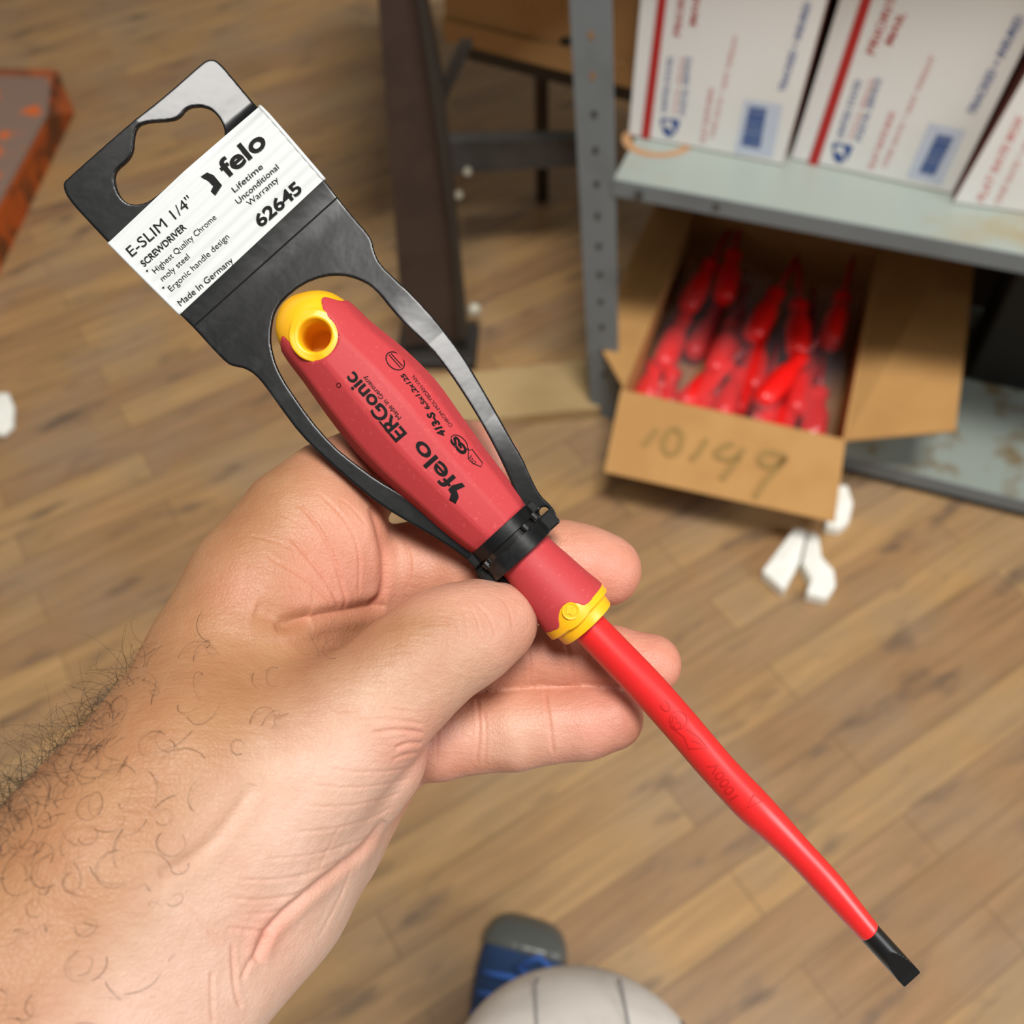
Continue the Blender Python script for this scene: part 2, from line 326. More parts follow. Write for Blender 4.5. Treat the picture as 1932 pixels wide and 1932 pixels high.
def pseg(P, A_, B_):
    ba = B_-A_; t = np.clip(((P-A_)@ba)/(ba@ba), 0, 1); return np.linalg.norm(P-A_-t[..., None]*ba, axis=-1), t
def sdpoly(x, y, poly):
    """2-D signed distance to a closed polygon, negative inside"""
    p = np.array(poly, float); q = np.roll(p, -1, 0); d = np.full(x.shape, 1e9); s = np.zeros(x.shape, bool)
    for (ax, ay), (bx, by) in zip(p, q):
        ex, ey = bx-ax, by-ay; t = np.clip(((x-ax)*ex+(y-ay)*ey)/(ex*ex+ey*ey+1e-12), 0, 1)
        d = np.minimum(d, np.hypot(x-ax-t*ex, y-ay-t*ey))
        s ^= ((ay > y) != (by > y)) & (x < (bx-ax)*(y-ay)/((by-ay) if abs(by-ay) > 1e-9 else 1e-9)+ax)
    return np.where(s, -d, d)
def smooth_poly(p, it=2, closed=True):
    p = np.array(p, float)
    for _ in range(it):
        q = np.roll(p, -1, 0) if closed else p[1:]
        a = p if closed else p[:-1]; r = np.empty((2*len(a), 2)); r[0::2] = a*.75+q*.25; r[1::2] = a*.25+q*.75
        if not closed: r = np.vstack([p[:1], r, p[-1:]])
        p = r
    return p

# ================================================================== THE SETTING
fl = MB().box((0, 2.2, -.02), (9, 9, .04)).build('floor', M['floor']); tag(fl, 'old worn hardwood plank floor, brown with dark stains', 'floor', kind='structure')
for nm, c, sz, lb in (('wall_back', (0, 4.45, 1.4), (7, .1, 2.8), 'plain painted back wall of the workshop'), ('wall_left', (-3.45, 1.45, 1.4), (.1, 6.1, 2.8), 'plain painted left wall of the workshop'), ('wall_right', (3.55, 1.45, 1.4), (.1, 6.1, 2.8), 'plain painted right wall of the workshop')):
    tag(MB().box(c, sz).build(nm, M['wall']), lb, 'wall', kind='structure')
# ------------------------------------------------------------------ steel shelf unit
P0 = onz(1150, 790); P0[2] = 0; P1 = onz(1932, 985); SD = (P1-P0)/np.linalg.norm(P1-P0); SN = np.array([-SD[1], SD[0], 0])
def SH(a, b, z): return P0+SD*a+SN*b+np.array([0, 0, z])
def slab(mb, a0, a1, b0, b1, z0, z1, lean=0.0):
    return mb.hexa([SH(a+lean*z, b, z) for z in (z0, z1) for a, b in ((a0, b0), (a1, b0), (a1, b1), (a0, b1))])
shelf = thing('steel_shelf', SH(0, 0, 0), 'grey painted steel shelving unit with perforated posts and rust-spotted shelves', 'shelf')
LEAN = -.074
def post(a, b, sgn, bs):
    m = MB(); slab(m, a-.046, a+.006, b, b+.003, 0, 1.15, LEAN)
    x0 = a-.046 if sgn > 0 else a+.003
    slab(m, x0, x0+.003, b+.003*bs, b+.04*bs, 0, 1.15, LEAN); o = m.build('post', M['shelf_edge'], shelf)
    for k, z in enumerate(np.arange(.1, 1.1, .05)):
        if b > .1: break
        hm = MB(); c = a-.020+LEAN*z; v, f = poly2d(circ(0, 0, .0042, .006, 12))
        hm.add([SH(c+p[0], b-.0006, z+p[1]) for p in v], f)
        h = mesh('bolt_hole', np.array(hm.v)-np.array(shelf.location), hm.f, M['hole_rust'] if z > .56 else M['hole_dark'], o, world=False)
post(.012, 0, 1, 1); post(1.0, 0, -1, 1); post(.012, .45, 1, -1); post(1.0, .45, -1, -1)
b = MB(); slab(b, -.018, .96, .0, .449, .4595, .4625); o = b.build('shelf_board', M['shelf'], shelf)
lip = MB(); slab(lip, -.018, .96, -.0018, .0005, .438, .4625); slab(lip, -.018, .96, .001, .012, .438, .4395)
lip.build('front_lip', M['shelf_edge'], o)['label'] = 'bluish grey front lip of the shelf'
st = MB(); c = onz(1243, 262, .463); ring = [(c[0]+.052*math.cos(t)*rr, c[1]+.047*math.sin(t)*rr, .46285) for rr in (.74, 1.0) for t in np.linspace(0, 2*math.pi, 41)[:-1]]
st.add(ring, [(k, (k+1) % 40, 40+(k+1) % 40, 40+k) for k in range(40)]); st.build('rust_stain', M['rust_ring'], o)
b = MB(); slab(b, -.004, .985, .004, .447, .040, .043); o = b.build('shelf_board', M['shelf_low'], shelf)
lip = MB(); slab(lip, -.004, .985, .002, .004, .018, .043); lip.build('front_lip', M['shelf_edge'], o)
b = MB(); slab(b, -.018, .96, .0, .449, .96, .963); slab(b, -.018, .96, -.002, 0, .938, .963); b.build('shelf_board', M['shelf'], shelf)
b = MB(); slab(b, -.03, .99, .452, .455, .02, 1.15); b.build('back_light_block', M['brown_steel'], shelf)  # panel added behind the shelves to block light and darken the inside
b = MB(); c = SH(.02, -.003, .449); b.tube([c, c-SN*.003], .006, 10)
b.build('bolt', M['hole_dark'], shelf); b = MB()
c = SH(.125, -.0018, .451); b.tube([c, c-SN*.001], .0045, 10); b.build('bolt', M['hole_dark'], shelf)

# ------------------------------------------------------------------ white mailing boxes
ZS = .4631
def mailing_box(bl, br, tl, tr, label, depth=.16, side=None):
    p, q = onz(*bl, ZS), onz(*br, ZS); d = (q-p)/np.linalg.norm(q-p); n = np.array([d[1], -d[0], 0])
    r, s = onplane(*tr, p, n), onplane(*tl, p, n); bk = -n*depth
    t = thing('mailing_box', (p+q)/2+bk/2, label, 'box', 'white mailing boxes on the upper shelf')
    P = [p, q, q+bk, p+bk, s, r, r+bk, s+bk]
    m = MB(); m.add(P, [(0, 1, 5, 4), (4, 5, 6, 7), (3, 2, 1, 0), (2, 3, 7, 6)]); m.add(P, [(1, 2, 6, 5), (3, 0, 4, 7)])
    o = m.build('carton', M['white_card'], t); bev(o, .003, 3)
    o.data.materials.append(side or M['shaded_side'])
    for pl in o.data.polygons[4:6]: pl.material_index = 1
    return t, o, p, n
def on_face(car, face, v, f, material, name, lift=.0006):
    t, o, p, n = car
    w = np.array([onplane(x, y, p+n*lift, n) for x, y in v])
    return mesh(name, w-np.array(t.location), f, material, o, world=False)
def print_text(car, body, a, b_, cap, material, bold=.0, name='printed_text'):
    a, b_ = np.array(a, float), np.array(b_, float); ln = np.linalg.norm(b_-a); r = (b_-a)/ln; up = np.array([r[1], -r[0]])
    v, f = text_mesh(body, cap, bold); v = v*[ln/max(v[:, 0].max(), 1e-6), 1]
    return on_face(car, None, a+v[:, :1]*r+v[:, 1:]*up, f, material, name)
def print_poly(car, pts, material, name='printed_mark', lift=.0006):
    v, f = poly2d(pts); return on_face(car, None, v, f, material, name, lift)
def eagle(car, a, b_, c, d):       # emblem: slanted block with a white head sweep
    a, b_, c, d = map(lambda p: np.array(p, float), (a, b_, c, d))
    def q(u, v): return tuple((a*(1-u)+b_*u)*(1-v)+(d*(1-u)+c*u)*v)
    print_poly(car, [q(*p) for p in ((0, .12), (.1, 0), (.9, 0), (1, .1), (.92, .7), (.6, 1), (.2, .9))], M['print_navy'], 'emblem')
    print_poly(car, [q(*p) for p in ((.12, .28), (.5, .1), (.62, .3), (.9, .95), (.55, .5), (.15, .42))], M['white_card'], 'emblem', .001)
def bars(car, q4):
    a, b_, c, d = [np.array(p, float) for p in q4]
    def q(u, v): return tuple((a*(1-u)+b_*u)*(1-v)+(d*(1-u)+c*u)*v)
    rr = random.Random(3); u = 0
    V = []; Fc = []
    while u < .96:
        w = rr.choice([.02, .035, .055]); k = len(V); V += [q(0, u), q(1, u), q(1, min(1, u+w)), q(0, min(1, u+w))]; Fc.append((k, k+1, k+2, k+3)); u += w+rr.choice([.012, .02])
    on_face(car, None, V, Fc, M['print_navy'], 'barcode')
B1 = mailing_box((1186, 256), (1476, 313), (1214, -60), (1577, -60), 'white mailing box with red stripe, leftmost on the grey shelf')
print_poly(B1, [(1240, 0-58), (1262, -58), (1255, 0), (1226, 262), (1210, 260)][:0] or [(1248, -58), (1265, -58), (1226, 263), (1209, 260)], M['print_red'], 'red_stripe')
eagle(B1, (1245, 222), (1284, 226), (1276, 262), (1247, 256))
print_text(B1, 'UNITED STATES', (1257, 214), (1270, 108), 10, M['print_blue'], .01)
print_text(B1, 'POSTAL SERVICE', (1276, 216), (1292, 108), 7, M['print_pink'])
print_text(B1, 'POSTAL SERVICE', (1292, 218), (1304, 108), 10, M['print_blue'], .01)
print_text(B1, 'PRIORITY', (1283, 70), (1298, -42), 13, M['print_red'], .01)
print_text(B1, 'MAIL', (1313, 50), (1322, -14), 13, M['print_red'], .01)
print_text(B1, 'FLAT RATE BOX', (1330, 270), (1347, 166), 9, M['print_pink'], .02)
print_text(B1, 'ONE RATE * ANY WEIGHT', (1347, 262), (1393, 68), 9, M['print_pink'], 0)
print_poly(B1, [(1385, 289), (1405, 188), (1477, 198), (1457, 298)], M['print_grey'], 'label_panel', .0003)
bars(B1, [(1398, 274), (1434, 281), (1447, 205), (1414, 200)])
print_text(B1, 'TRACKED + INSURED', (1481, 174), (1531, 6), 13, M['print_blue'], .02)
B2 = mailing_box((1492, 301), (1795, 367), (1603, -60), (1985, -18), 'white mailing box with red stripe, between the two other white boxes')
print_poly(B2, [(1643, -58), (1664, -58), (1541, 318), (1522, 314)], M['print_red'], 'red_stripe')
eagle(B2, (1570, 268), (1611, 275), (1597, 312), (1567, 304))
print_text(B2, 'UNITED STATES', (1589, 263), (1626, 153), 12, M['print_blue'], .01)
print_text(B2, 'POSTAL SERVICE', (1608, 264), (1650, 151), 8, M['print_pink'])
print_text(B2, 'POSTAL SERVICE', (1624, 268), (1664, 150), 12, M['print_blue'], .01)
print_text(B2, 'PRIORITY', (1648, 106), (1700, -24), 16, M['print_red'], .01)
print_text(B2, 'MAIL', (1682, 88), (1710, 26), 15, M['print_red'], .01)
print_text(B2, 'FLAT RATE BOX', (1648, 320), (1690, 212), 11, M['print_pink'], .02)
print_text(B2, 'ONE RATE * ANY WEIGHT', (1672, 318), (1765, 106), 10, M['print_pink'], 0)
print_poly(B2, [(1710, 335), (1753, 232), (1823, 246), (1776, 350)], M['print_grey'], 'label_panel', .0003)
bars(B2, [(1733, 325), (1763, 332), (1800, 259), (1768, 253)])
print_text(B2, 'TRACKED + INSURED', (1838, 219), (1932, 34), 16, M['print_blue'], .02)
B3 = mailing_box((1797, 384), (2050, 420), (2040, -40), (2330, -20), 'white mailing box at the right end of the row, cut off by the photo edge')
print_text(B3, 'FLAT RATE BOX', (1855, 383), (1932, 222), 14, M['print_pink'], .02)
print_text(B3, 'ONE RATE * ANY WEIGHT', (1885, 388), (1990, 180), 11, M['print_pink'], 0)

# ------------------------------------------------------------------ open cardboard box on the lower shelf
ZT = .16; FL = onz(1171, 738, ZT); FR = onz(1595, 833, ZT); bd = (FR-FL)/np.linalg.norm(FR-FL); bn = np.array([-bd[1], bd[0], 0]); BWd = np.linalg.norm(FR-FL); DEP = .51
def BX(a, b, z): return np.array([*(FL[:2]+bd[:2]*a+bn[:2]*b), z])
cbx = thing('cardboard_box', BX(BWd/2, DEP/2, .0435), 'open brown cardboard box under the shelf with handwritten 10149 on its front flap', 'box')
def bslab(mb, a0, a1, b0, b1, z0, z1): return mb.hexa([BX(a, b, z) for z in (z0, z1) for a, b in ((a0, b0), (a1, b0), (a1, b1), (a0, b1))])
m = MB(); w = .004
bslab(m, 0, BWd, 0, w, .0445, ZT); bslab(m, 0, BWd, DEP-w, DEP, .0445, ZT); bslab(m, 0, w, w, DEP-w, .0445, ZT); bslab(m, BWd-w, BWd, w, DEP-w, .0445, ZT); bslab(m, w, BWd-w, w, DEP-w, .0445, .0485)
m.build('walls', M['cardboard'], cbx)
def flap(p, q, r, s, th=.004):    # quad with thickness, p-q hinge
    P = [np.array(x, float) for x in (p, q, r, s)]; n = np.cross(P[1]-P[0], P[3]-P[0]); n /= np.linalg.norm(n)
    if n[2] < 0: n = -n
    m = MB(); m.hexa([x-n*th for x in P]+P); return m.build('flap', M['cardboard'], cbx)
F1, F2 = onz(1575, 985, .105), onz(1140, 890, .105)
ff = flap(FL, FR, F1, F2)
LF = onz(1123, 638, .15); flap(BX(0, .012, ZT), LF, LF+bn*.46, BX(0, .5, ZT))
RF = onz(1803, 811, .185); RB = onz(1832, 560, .20); flap(BX(BWd, .004, ZT), RF, RF+(RB-RF)*2.0, BX(BWd, .5, ZT))
nf = np.cross(FR-FL, F2-FL); nf /= np.linalg.norm(nf); nf = nf if nf[2] > 0 else -nf
ds = []
def hand_stroke(pts, w=11):
    v, f = stroke(smooth_poly(pts, 2, False), w); ds.append((v, f))
hand_stroke([(1240, 810), (1222, 832), (1213, 842)]); hand_stroke(smooth_poly([(1275, 805), (1290, 822), (1280, 850), (1258, 862), (1248, 845), (1256, 818)], 1), 10)
hand_stroke([(1275, 808), (1262, 812), (1248, 840), (1262, 862), (1284, 848), (1288, 820), (1275, 808)]); hand_stroke([(1334, 828), (1318, 855), (1303, 868)])
hand_stroke([(1384, 836), (1360, 845), (1348, 858), (1370, 868), (1395, 862)]); hand_stroke([(1404, 845), (1392, 868), (1370, 895), (1362, 905)])
hand_stroke([(1482, 862), (1450, 850), (1432, 862), (1440, 880), (1470, 878), (1484, 862)]); hand_stroke([(1484, 862), (1466, 885), (1442, 910), (1425, 940)])
ds.pop(1)
mm = MB()
for v, f in ds: mm.add([onplane(x, y, FL+nf*.0008, nf) for x, y in v], f)
mesh('handwriting', np.array(mm.v)-np.array(cbx.location), mm.f, M['marker'], ff, world=False)

def red_driver(loc, rz, tilt, label, first=None):
    if first is None:
        t = thing('screwdriver', loc, label, 'screwdriver', 'red screwdrivers in the cardboard box'); t.rotation_euler = (tilt, 0, rz)
        prof = [(y*1.25, r*1.25) for y, r in [(0, .006), (.004, .012), (.012, .0155), (.03, .0165), (.06, .0165), (.075, .013), (.085, .0105), (.095, .0115), (.105, .014), (.108, .009)]]
        m = MB(); m.tube([(0, y, .02) for y, r in prof], [r for y, r in prof], 14); m.build('handle', M['toy_red'], t, True, world=False)
        m = MB(); m.tube([(0, .134, .02), (0, .235, .02), (0, .25, .02)], [.006, .0055, .0042], 10); m.build('shaft', M['toy_dark'], t, True, world=False)
        return t
    t = first.copy(); COL.objects.link(t); t.location = loc; t.rotation_euler = (tilt, 0, rz); t['label'] = label
    for ch in first.children:
        c = ch.copy(); COL.objects.link(c); c.parent = t
    return t
base_rz = math.atan2(bn[1], bn[0])-math.pi/2
lay = [(.035, .14, -.05, 0), (.085, .06, -.42, 0), (.120, .15, -.05, 0), (.150, .035, -.10, 0), (.190, .13, .10, 0), (.222, .02, .06, 0), (.262, .10, .03, 0), (.298, .03, .05, 0),
       (.045, .26, -.10, .03), (.245, .20, .15, .03), (.165, .22, -.15, .03), (.10, .30, .06, .03), (.29, .24, -.03, .03), (.205, .07, -.35, .034)]
names = ['red screwdriver by the left wall of the cardboard box, lower layer', 'red screwdriver slanting across the left of the cardboard box', 'red screwdriver in film, third from the left wall of the box', 'red screwdriver with handle against the front middle of the box', 'red screwdriver right of the box middle, set back from the front',
         'brightest red screwdriver, handle at the front right of the box', 'red screwdriver second from the right wall of the box', 'red screwdriver in the front right corner of the cardboard box', 'red screwdriver at the back left of the box, in the shade', 'red screwdriver on top of the pile at the right rear', 'red screwdriver on top of the pile at the box centre, half shaded',
         'red screwdriver deep in the shade behind the others, left of middle', 'red screwdriver deep in the shade by the right wall of the box', 'red screwdriver lying crosswise on top near the front right']
lay += [(.06, .02, .05, -.018), (.11, .03, -.1, -.018), (.175, .09, .05, -.018), (.245, .045, -.06, -.018), (.025, .03, .02, -.018), (.14, .21, .1, -.018), (.075, .2, -.1, -.018), (.27, .2, .1, -.018)]
names += ['red screwdriver in the lower layer of the cardboard box, mostly under the others']*8
d0 = None
for (a, b, rz, z), nm in zip(lay, names):
    o = red_driver(BX(a, b, .072+z), base_rz+rz, 0, nm, d0); d0 = d0 or o
def bag(a0, a1, b0, b1, z0, z1, rz, label):
    ca, cb = (a0+a1)/2, (b0+b1)/2; c = BX(ca, cb, z0); nu, nv = 22, 34; v = []; f = []; rr = random.Random(int(a0*1e4))
    ph = [rr.uniform(0, 6) for _ in range(6)]
    for s in (1, -1):
        for i in range(nu+1):
            for j in range(nv+1):
                u, w_ = i/nu*2-1, j/nv*2-1; e = max(0, (1-abs(u)**3)*(1-abs(w_)**4))**.5
                z = (z0+z1)/2+s*(z1-z0)/2*e+s*.002*e*(math.sin(9*u+ph[0]+4*w_)+math.sin(13*w_+ph[1]-5*u)+math.sin(7*(u+w_)+ph[2]))
                x = u*(a1-a0)/2; y = w_*(b1-b0)/2; v.append((x, y, z-z0))
    K = (nu+1)*(nv+1)
    for s in (0, 1):
        for i in range(nu):
            for j in range(nv):
                q = (s*K+i*(nv+1)+j, s*K+(i+1)*(nv+1)+j, s*K+(i+1)*(nv+1)+j+1, s*K+i*(nv+1)+j+1); f.append(q if s == 0 else q[::-1])
    o = mesh('plastic_bag', v, f, M['film'], None, True); o.location = [float(q) for q in c]; o.rotation_euler = (0, 0, base_rz+rz)
    return tag(o, label, 'bag', 'clear bags of screwdrivers')
bag(.008, .098, .012, .4, .052, .142, 0, 'clear crinkled plastic bag along the left wall of the cardboard box')
bag(.102, .178, .012, .42, .052, .140, 0, 'clear crinkled plastic bag in the middle of the cardboard box')
bag(.182, .24, .012, .4, .052, .138, 0, 'clear plastic bag right of the middle in the cardboard box')
bag(.243, .325, .012, .42, .052, .139, 0, 'clear plastic bag along the right wall of the cardboard box')

# ------------------------------------------------------------------ black tote on the lower shelf
p, q = onz(1822, 716, .0435), onz(1990, 752, .0435); d = (q-p)/np.linalg.norm(q-p); n = np.array([-d[1], d[0], 0])
q = p+d*.24; n = n*.12
t = thing('black_bin', (p+q)/2+n/2, 'black plastic bin in the shade on the lower shelf at the right', 'bin'); m = MB()
m.hexa([x+np.array([0, 0, z]) for z in (0, .30) for x in (p, q, q+n, p+n)]); bev(m.build('body', M['black_tote'], t), .006)
m = MB(); e = d*.006; g = n/np.linalg.norm(n)*.006; m.hexa([x+np.array([0, 0, z]) for z in (.28, .305) for x in (p-e-g, q+e-g, q+n+e+g, p+n-e+g)]); bev(m.build('rim', M['black_tote'], t), .003)

# ------------------------------------------------------------------ foam scraps on the floor
def scrap(pts, label, th=.022, z0=.001, name='foam_scrap'):
    top = np.array([onz(x, y, th+z0) for x, y in pts]); bot = top.copy(); bot[:, 2] = z0; n = len(pts); c = top.mean(0)
    v = list(bot)+list(top)+[c+[0, 0, .003]]; f = [(i, (i+1) % n, n+(i+1) % n, n+i) for i in range(n)]+[(n+i, n+(i+1) % n, 2*n) for i in range(n)]+[tuple(range(n-1, -1, -1))]
    o = mesh(name, np.array(v)-[c[0], c[1], 0], f, M['white_foam'], None, False); o.location = (float(c[0]), float(c[1]), 0); fixn(o); bev(o, .003, 2, .6)
    return tag(o, label, 'foam', 'white foam scraps on the floor')
scrap([(1438, 1076), (1500, 994), (1523, 999), (1509, 1060), (1480, 1113)], 'flat oblong white foam scrap, leftmost of those below the cardboard box')
scrap([(1527, 999), (1545, 1010), (1550, 1049), (1574, 1076), (1577, 1104), (1561, 1128), (1522, 1119), (1530, 1092), (1513, 1060)], 'curved white foam scrap touching the flat oblong one')
scrap([(1573, 914), (1599, 914), (1610, 948), (1603, 982), (1584, 996), (1558, 990), (1566, 950)], 'white foam scrap by the corner of the cardboard box flap')
scrap([(-30, 742), (15, 740), (26, 765), (24, 800), (5, 818), (-30, 812)], 'small white foam scrap at the far left edge of the floor', .012)

# ------------------------------------------------------------------ pale board on the floor
m = MB(); P = [onz(x, y, .026) for x, y in ((800, 712), (1114, 676), (1134, 768), (800, 800))]
m.hexa([x*[1, 1, 0]+[0, 0, .0] for x in (P[3], P[2], P[1], P[0])]+[P[3], P[2], P[1], P[0]]); o = m.build('wooden_board', M['pine'], None)
bev(o, .002); tag(o, 'pale wooden board lying on the floor beside the steel shelf post', 'board')

# ------------------------------------------------------------------ brown steel stand with a carton on it
YS = 1.29; pn = np.array([0, -1., 0])
foot = onz(830, 690); stand = thing('metal_stand', foot, 'dark brown steel stand with a cross bar, left of the grey shelf post', 'stand')
def vp(x, y, Y): return onplane(x, y, np.array([0, Y, 0.]), pn)
def prism(px, Y, th, name, material, par, z_min=0.0):
    a = [vp(x, y, Y) for x, y in px]
    for q in a: q[2] = max(q[2], z_min)
    m = MB(); n = len(a); b_ = [q+[0, th, 0] for q in a]
    m.add(a+b_, [tuple(range(n)), tuple(range(2*n-1, n-1, -1))]+[(i, (i+1) % n, n+(i+1) % n, n+i) for i in range(n)]); return m.build(name, material, par)
prism([(704, -120), (770, -120), (852, 420), (868, 640), (762, 652)], YS, .006, 'leg', M['brown_steel'], stand)
prism([(769, -120), (782, -120), (836, 180), (883, 640), (866, 640), (848, 420)], YS-.012, .05, 'leg_flange', M['dark_steel'], stand)
m = MB(); f0 = [onz(x, y, 0) for x, y in ((748, 700), (898, 700), (905, 625), (760, 620))]; m.hexa([q*[1, 1, 0] for q in f0]+[q*[1, 1, 0]+[0, 0, .022] for q in f0]); bev(m.build('foot', M['dark_steel'], stand), .004)
m = MB(); c = onz(893, 582, .05); m.tube([c, c+[.004, -.012, .005]], .011, 14); m.build('foot_bolt', M['pale_steel'], stand, True)
prism([(846, 268), (1130, 262), (1130, 312), (853, 328)], 1.55, .03, 'cross_bar', M['grey_steel'], stand)
prism([(868, 85), (892, 85), (842, 190), (822, 180)], 1.36, .02, 'brace', M['dark_steel'], stand)
for x, y, z in ((882, 322, .22), (866, 366, .16)):
    m = MB(); c = vp(x, y, 1.548 if y > 230 else 1.57); m.tube([c, c+[0, -.008, .003]], .007, 12); m.build('bolt', M['pale_steel'], stand)
p, q = onz(842, 74, .45), onz(1195, 164, .45); d = (q-p)/np.linalg.norm(q-p); n = np.array([-d[1], d[0], 0])*.28
m = MB(); e = d*.015; g = n*.06; m.hexa([x+[0, 0, z] for z in (-.035, -.002) for x in (p+e+g, q+e*2+g, q+n+e*2, p+n+e)]); m.build('platform', M['dark_steel'], stand)
for c in (p+e*2+n*.95, q+n*.95):
    m = MB(); m.tube([c*[1, 1, 0], c*[1, 1, 0]+[0, 0, .42]], .014, 10); m.build('leg', M['brown_steel'], stand)
m = MB(); m.box((.03, 1.72, .81), (.62, .84, .025)); bev(m.build('unseen_shade_top', M['brown_steel'], stand), .004)  # unseen top, added to shade the floor behind the leg
t = thing('shipping_carton', (p+q)/2+n/2, 'brown cardboard carton with a hand hole, resting on the steel stand', 'box')
m = MB(); m.hexa([x+[0, 0, z] for z in (0, .27) for x in (p, q, q+n, p+n)]); bev(m.build('carton', M['cardboard2'], t), .004)
nn = -n/np.linalg.norm(n); m = MB(); v, f = poly2d(circ(1068, 78, 13, 9, 16)); m.add([onplane(x, y, p+nn*.0006, nn) for x, y in v], f); mesh('hand_hole', m.v, m.f, M['dark_steel'], t)
m = MB(); m.hexa([x+nn*k+[0, 0, z] for z in (.0, .035) for x, k in ((p, .006), (q, .006), (q, .0), (p, .0))]); m.build('bottom_flap', M['cardboard2'], t)

# ------------------------------------------------------------------ orange steel fork at the left
top = [(-160, 138), (96, 146), (90, 212), (-8, 392), (-160, 640)]; bot = [(-170, 128), (108, 134), (138, 214), (0, 505), (-150, 800)]
tp = [onz(x, y, .09) for x, y in top]; bt = [onz(x, y, 0.) for x, y in bot]
t = thing('orange_truck_fork', onz(-60, 300)*[1, 1, 0], 'rusty orange painted steel plate of a hand truck at the left edge', 'hand truck')
m = MB(); m.add(tp+[q-[0, 0, .006] for q in tp], [tuple(range(5)), tuple(range(9, 4, -1))]+[(i, (i+1) % 5, 5+(i+1) % 5, 5+i) for i in range(5)]); m.build('top_plate', M['rusty_top'], t)
m = MB(); tt = [q-[0, 0, .007] for q in tp]; m.add(bt+tt, [(i, (i+1) % 5, 5+(i+1) % 5, 5+i) for i in range(5)]); o = m.build('side_skirt', M['orange_paint'], t)
sm = o.modifiers.new('th', 'SOLIDIFY'); sm.thickness = .004; sm.offset = 1
# ================================================================== THE HELD SCREWDRIVER (X, Y in plane px, z in mm)
AX = np.array([.673, .739]); AY = np.array([.739, -.673]); A0 = np.array([560., 580.])
def AXY(s, t): return A0[0]+AX[0]*s+AY[0]*t, A0[1]+AX[1]*s+AY[1]*t
def tool(s, t, z): X, Y = AXY(np.asarray(s, float), np.asarray(t, float)); return hold(X, Y, z)
hs = np.array([-22, -18, -8, 6, 24, 46, 118, 203, 277, 356, 435, 502, 564, 600, 637, 690, 735, 775, 800])
hw = np.array([1, 18, 38, 56, 69, 76, 84, 95, 99, 93.5, 84, 77, 67, 57, 54.5, 60, 65, 69.5, 70.])
hc = np.array([-6, -6, -5, -3, -1, 0, 0, 1, 0, -3, -3, -2, 0, 2, 3, 3, 3, 4, 4.])
def catm(x, xs, ys):
    m = np.gradient(ys, xs); i = np.clip(np.searchsorted(xs, x)-1, 0, len(xs)-2); h = xs[i+1]-xs[i]; t = np.clip((x-xs[i])/h, 0, 1)
    return (2*t**3-3*t**2+1)*ys[i]+(t**3-2*t**2+t)*h*m[i]+(-2*t**3+3*t**2)*ys[i+1]+(t**3-t**2)*h*m[i+1]
fs_x = np.array([-30, 60, 140, 520, 600, 660, 800.]); fs_y = np.array([0, .2, 1, 1, .75, .1, 0])
def hrad(s, th):          # radius of the grip at station s and angle th (0 = toward viewer), plane px
    R = catm(s, hs, hw); a = (th+math.pi/10) % (math.pi/5)-math.pi/10
    oc = R*math.cos(math.pi/10)*1.025/np.cos(a); k = np.interp(s, fs_x, fs_y); f = np.minimum(oc, R*1.01)
    return R*(1-k)+(f*.85+R*.15)*k
def hsurf(s, th, lift=0.0):
    r = hrad(s, th)+lift; c = catm(s, hs, hc); return tool(s, c+r*np.sin(th), r*np.cos(th)*PP*1000)
def to_st(x, y): d = np.array([x, y], float)-A0; return d@AX, d@AY
# boundary of the yellow butt, in (s, t)
yb = smooth_poly([to_st(*(LZ(*p, 9.5) if 575 < p[0] < 642 and p[1] < 690 and p != (616, 568) else p)) for p in ((690, 540), (655, 566), (640, 563), (616, 568), (609, 582), (618, 597), (634, 612), (641, 632), (639, 652), (628, 669), (612, 680), (596, 682), (578, 676), (564, 662), (553, 649), (545, 642), (538, 650), (532, 664), (490, 690), (450, 600), (560, 480))], 2)
driver = thing('screwdriver', tool(400, 0, 0), 'large red and yellow insulated screwdriver held in the hand, black flat tip', 'screwdriver')
# grip with the yellow tongue cut out
ns, nt = 430, 300; S_ = np.linspace(-20, 776, ns); T_ = np.linspace(-math.pi, math.pi, nt, endpoint=False)
SS, TT = np.meshgrid(S_, T_, indexing='ij'); fb = smooth_poly([to_st(*p) for p in ((1160, 1070), (1140, 1100), (1118, 1122), (1100, 1140), (1085, 1134), (1068, 1133), (1056, 1143), (1053, 1160), (1057, 1178), (1045, 1186), (1028, 1196), (1010, 1215), (1120, 1260), (1230, 1140))], 2)
def gmask(s, th):
    t = catm(s, hs, hc)+hrad(s, th)*np.sin(th); d1 = sdpoly(s, t, yb); d2 = sdpoly(s, t, fb)
    return np.minimum(d1, d2)           # >0 keep
G = gmask(SS, TT); s2, t2 = SS.copy(), TT.copy()
for _ in range(3):
    g = gmask(s2, t2); e = .4; gs = (gmask(s2+e, t2)-gmask(s2-e, t2))/(2*e); ga = .006; gt = (gmask(s2, t2+ga)-gmask(s2, t2-ga))/(2*ga)
    R_ = hrad(s2, t2); n2 = gs**2+(gt/R_)**2+1e-6; mv = (np.abs(G) < 2.2); s2 = np.where(mv, s2-g*gs/n2, s2); t2 = np.where(mv, t2-g*(gt/R_**2)/n2, t2)
s2 = np.clip(s2, -21, 778)
inner = (np.abs(G) < 2.2)
lift = np.where(inner, -1.5, np.clip(G/3.2, 0, 1)**.5*1.5-1.0)
V = hsurf(s2, t2, lift+1.0); keep = G > -2.2
Fq = []
I, J = np.meshgrid(np.arange(ns-1), np.arange(nt), indexing='ij'); J2 = (J+1) % nt
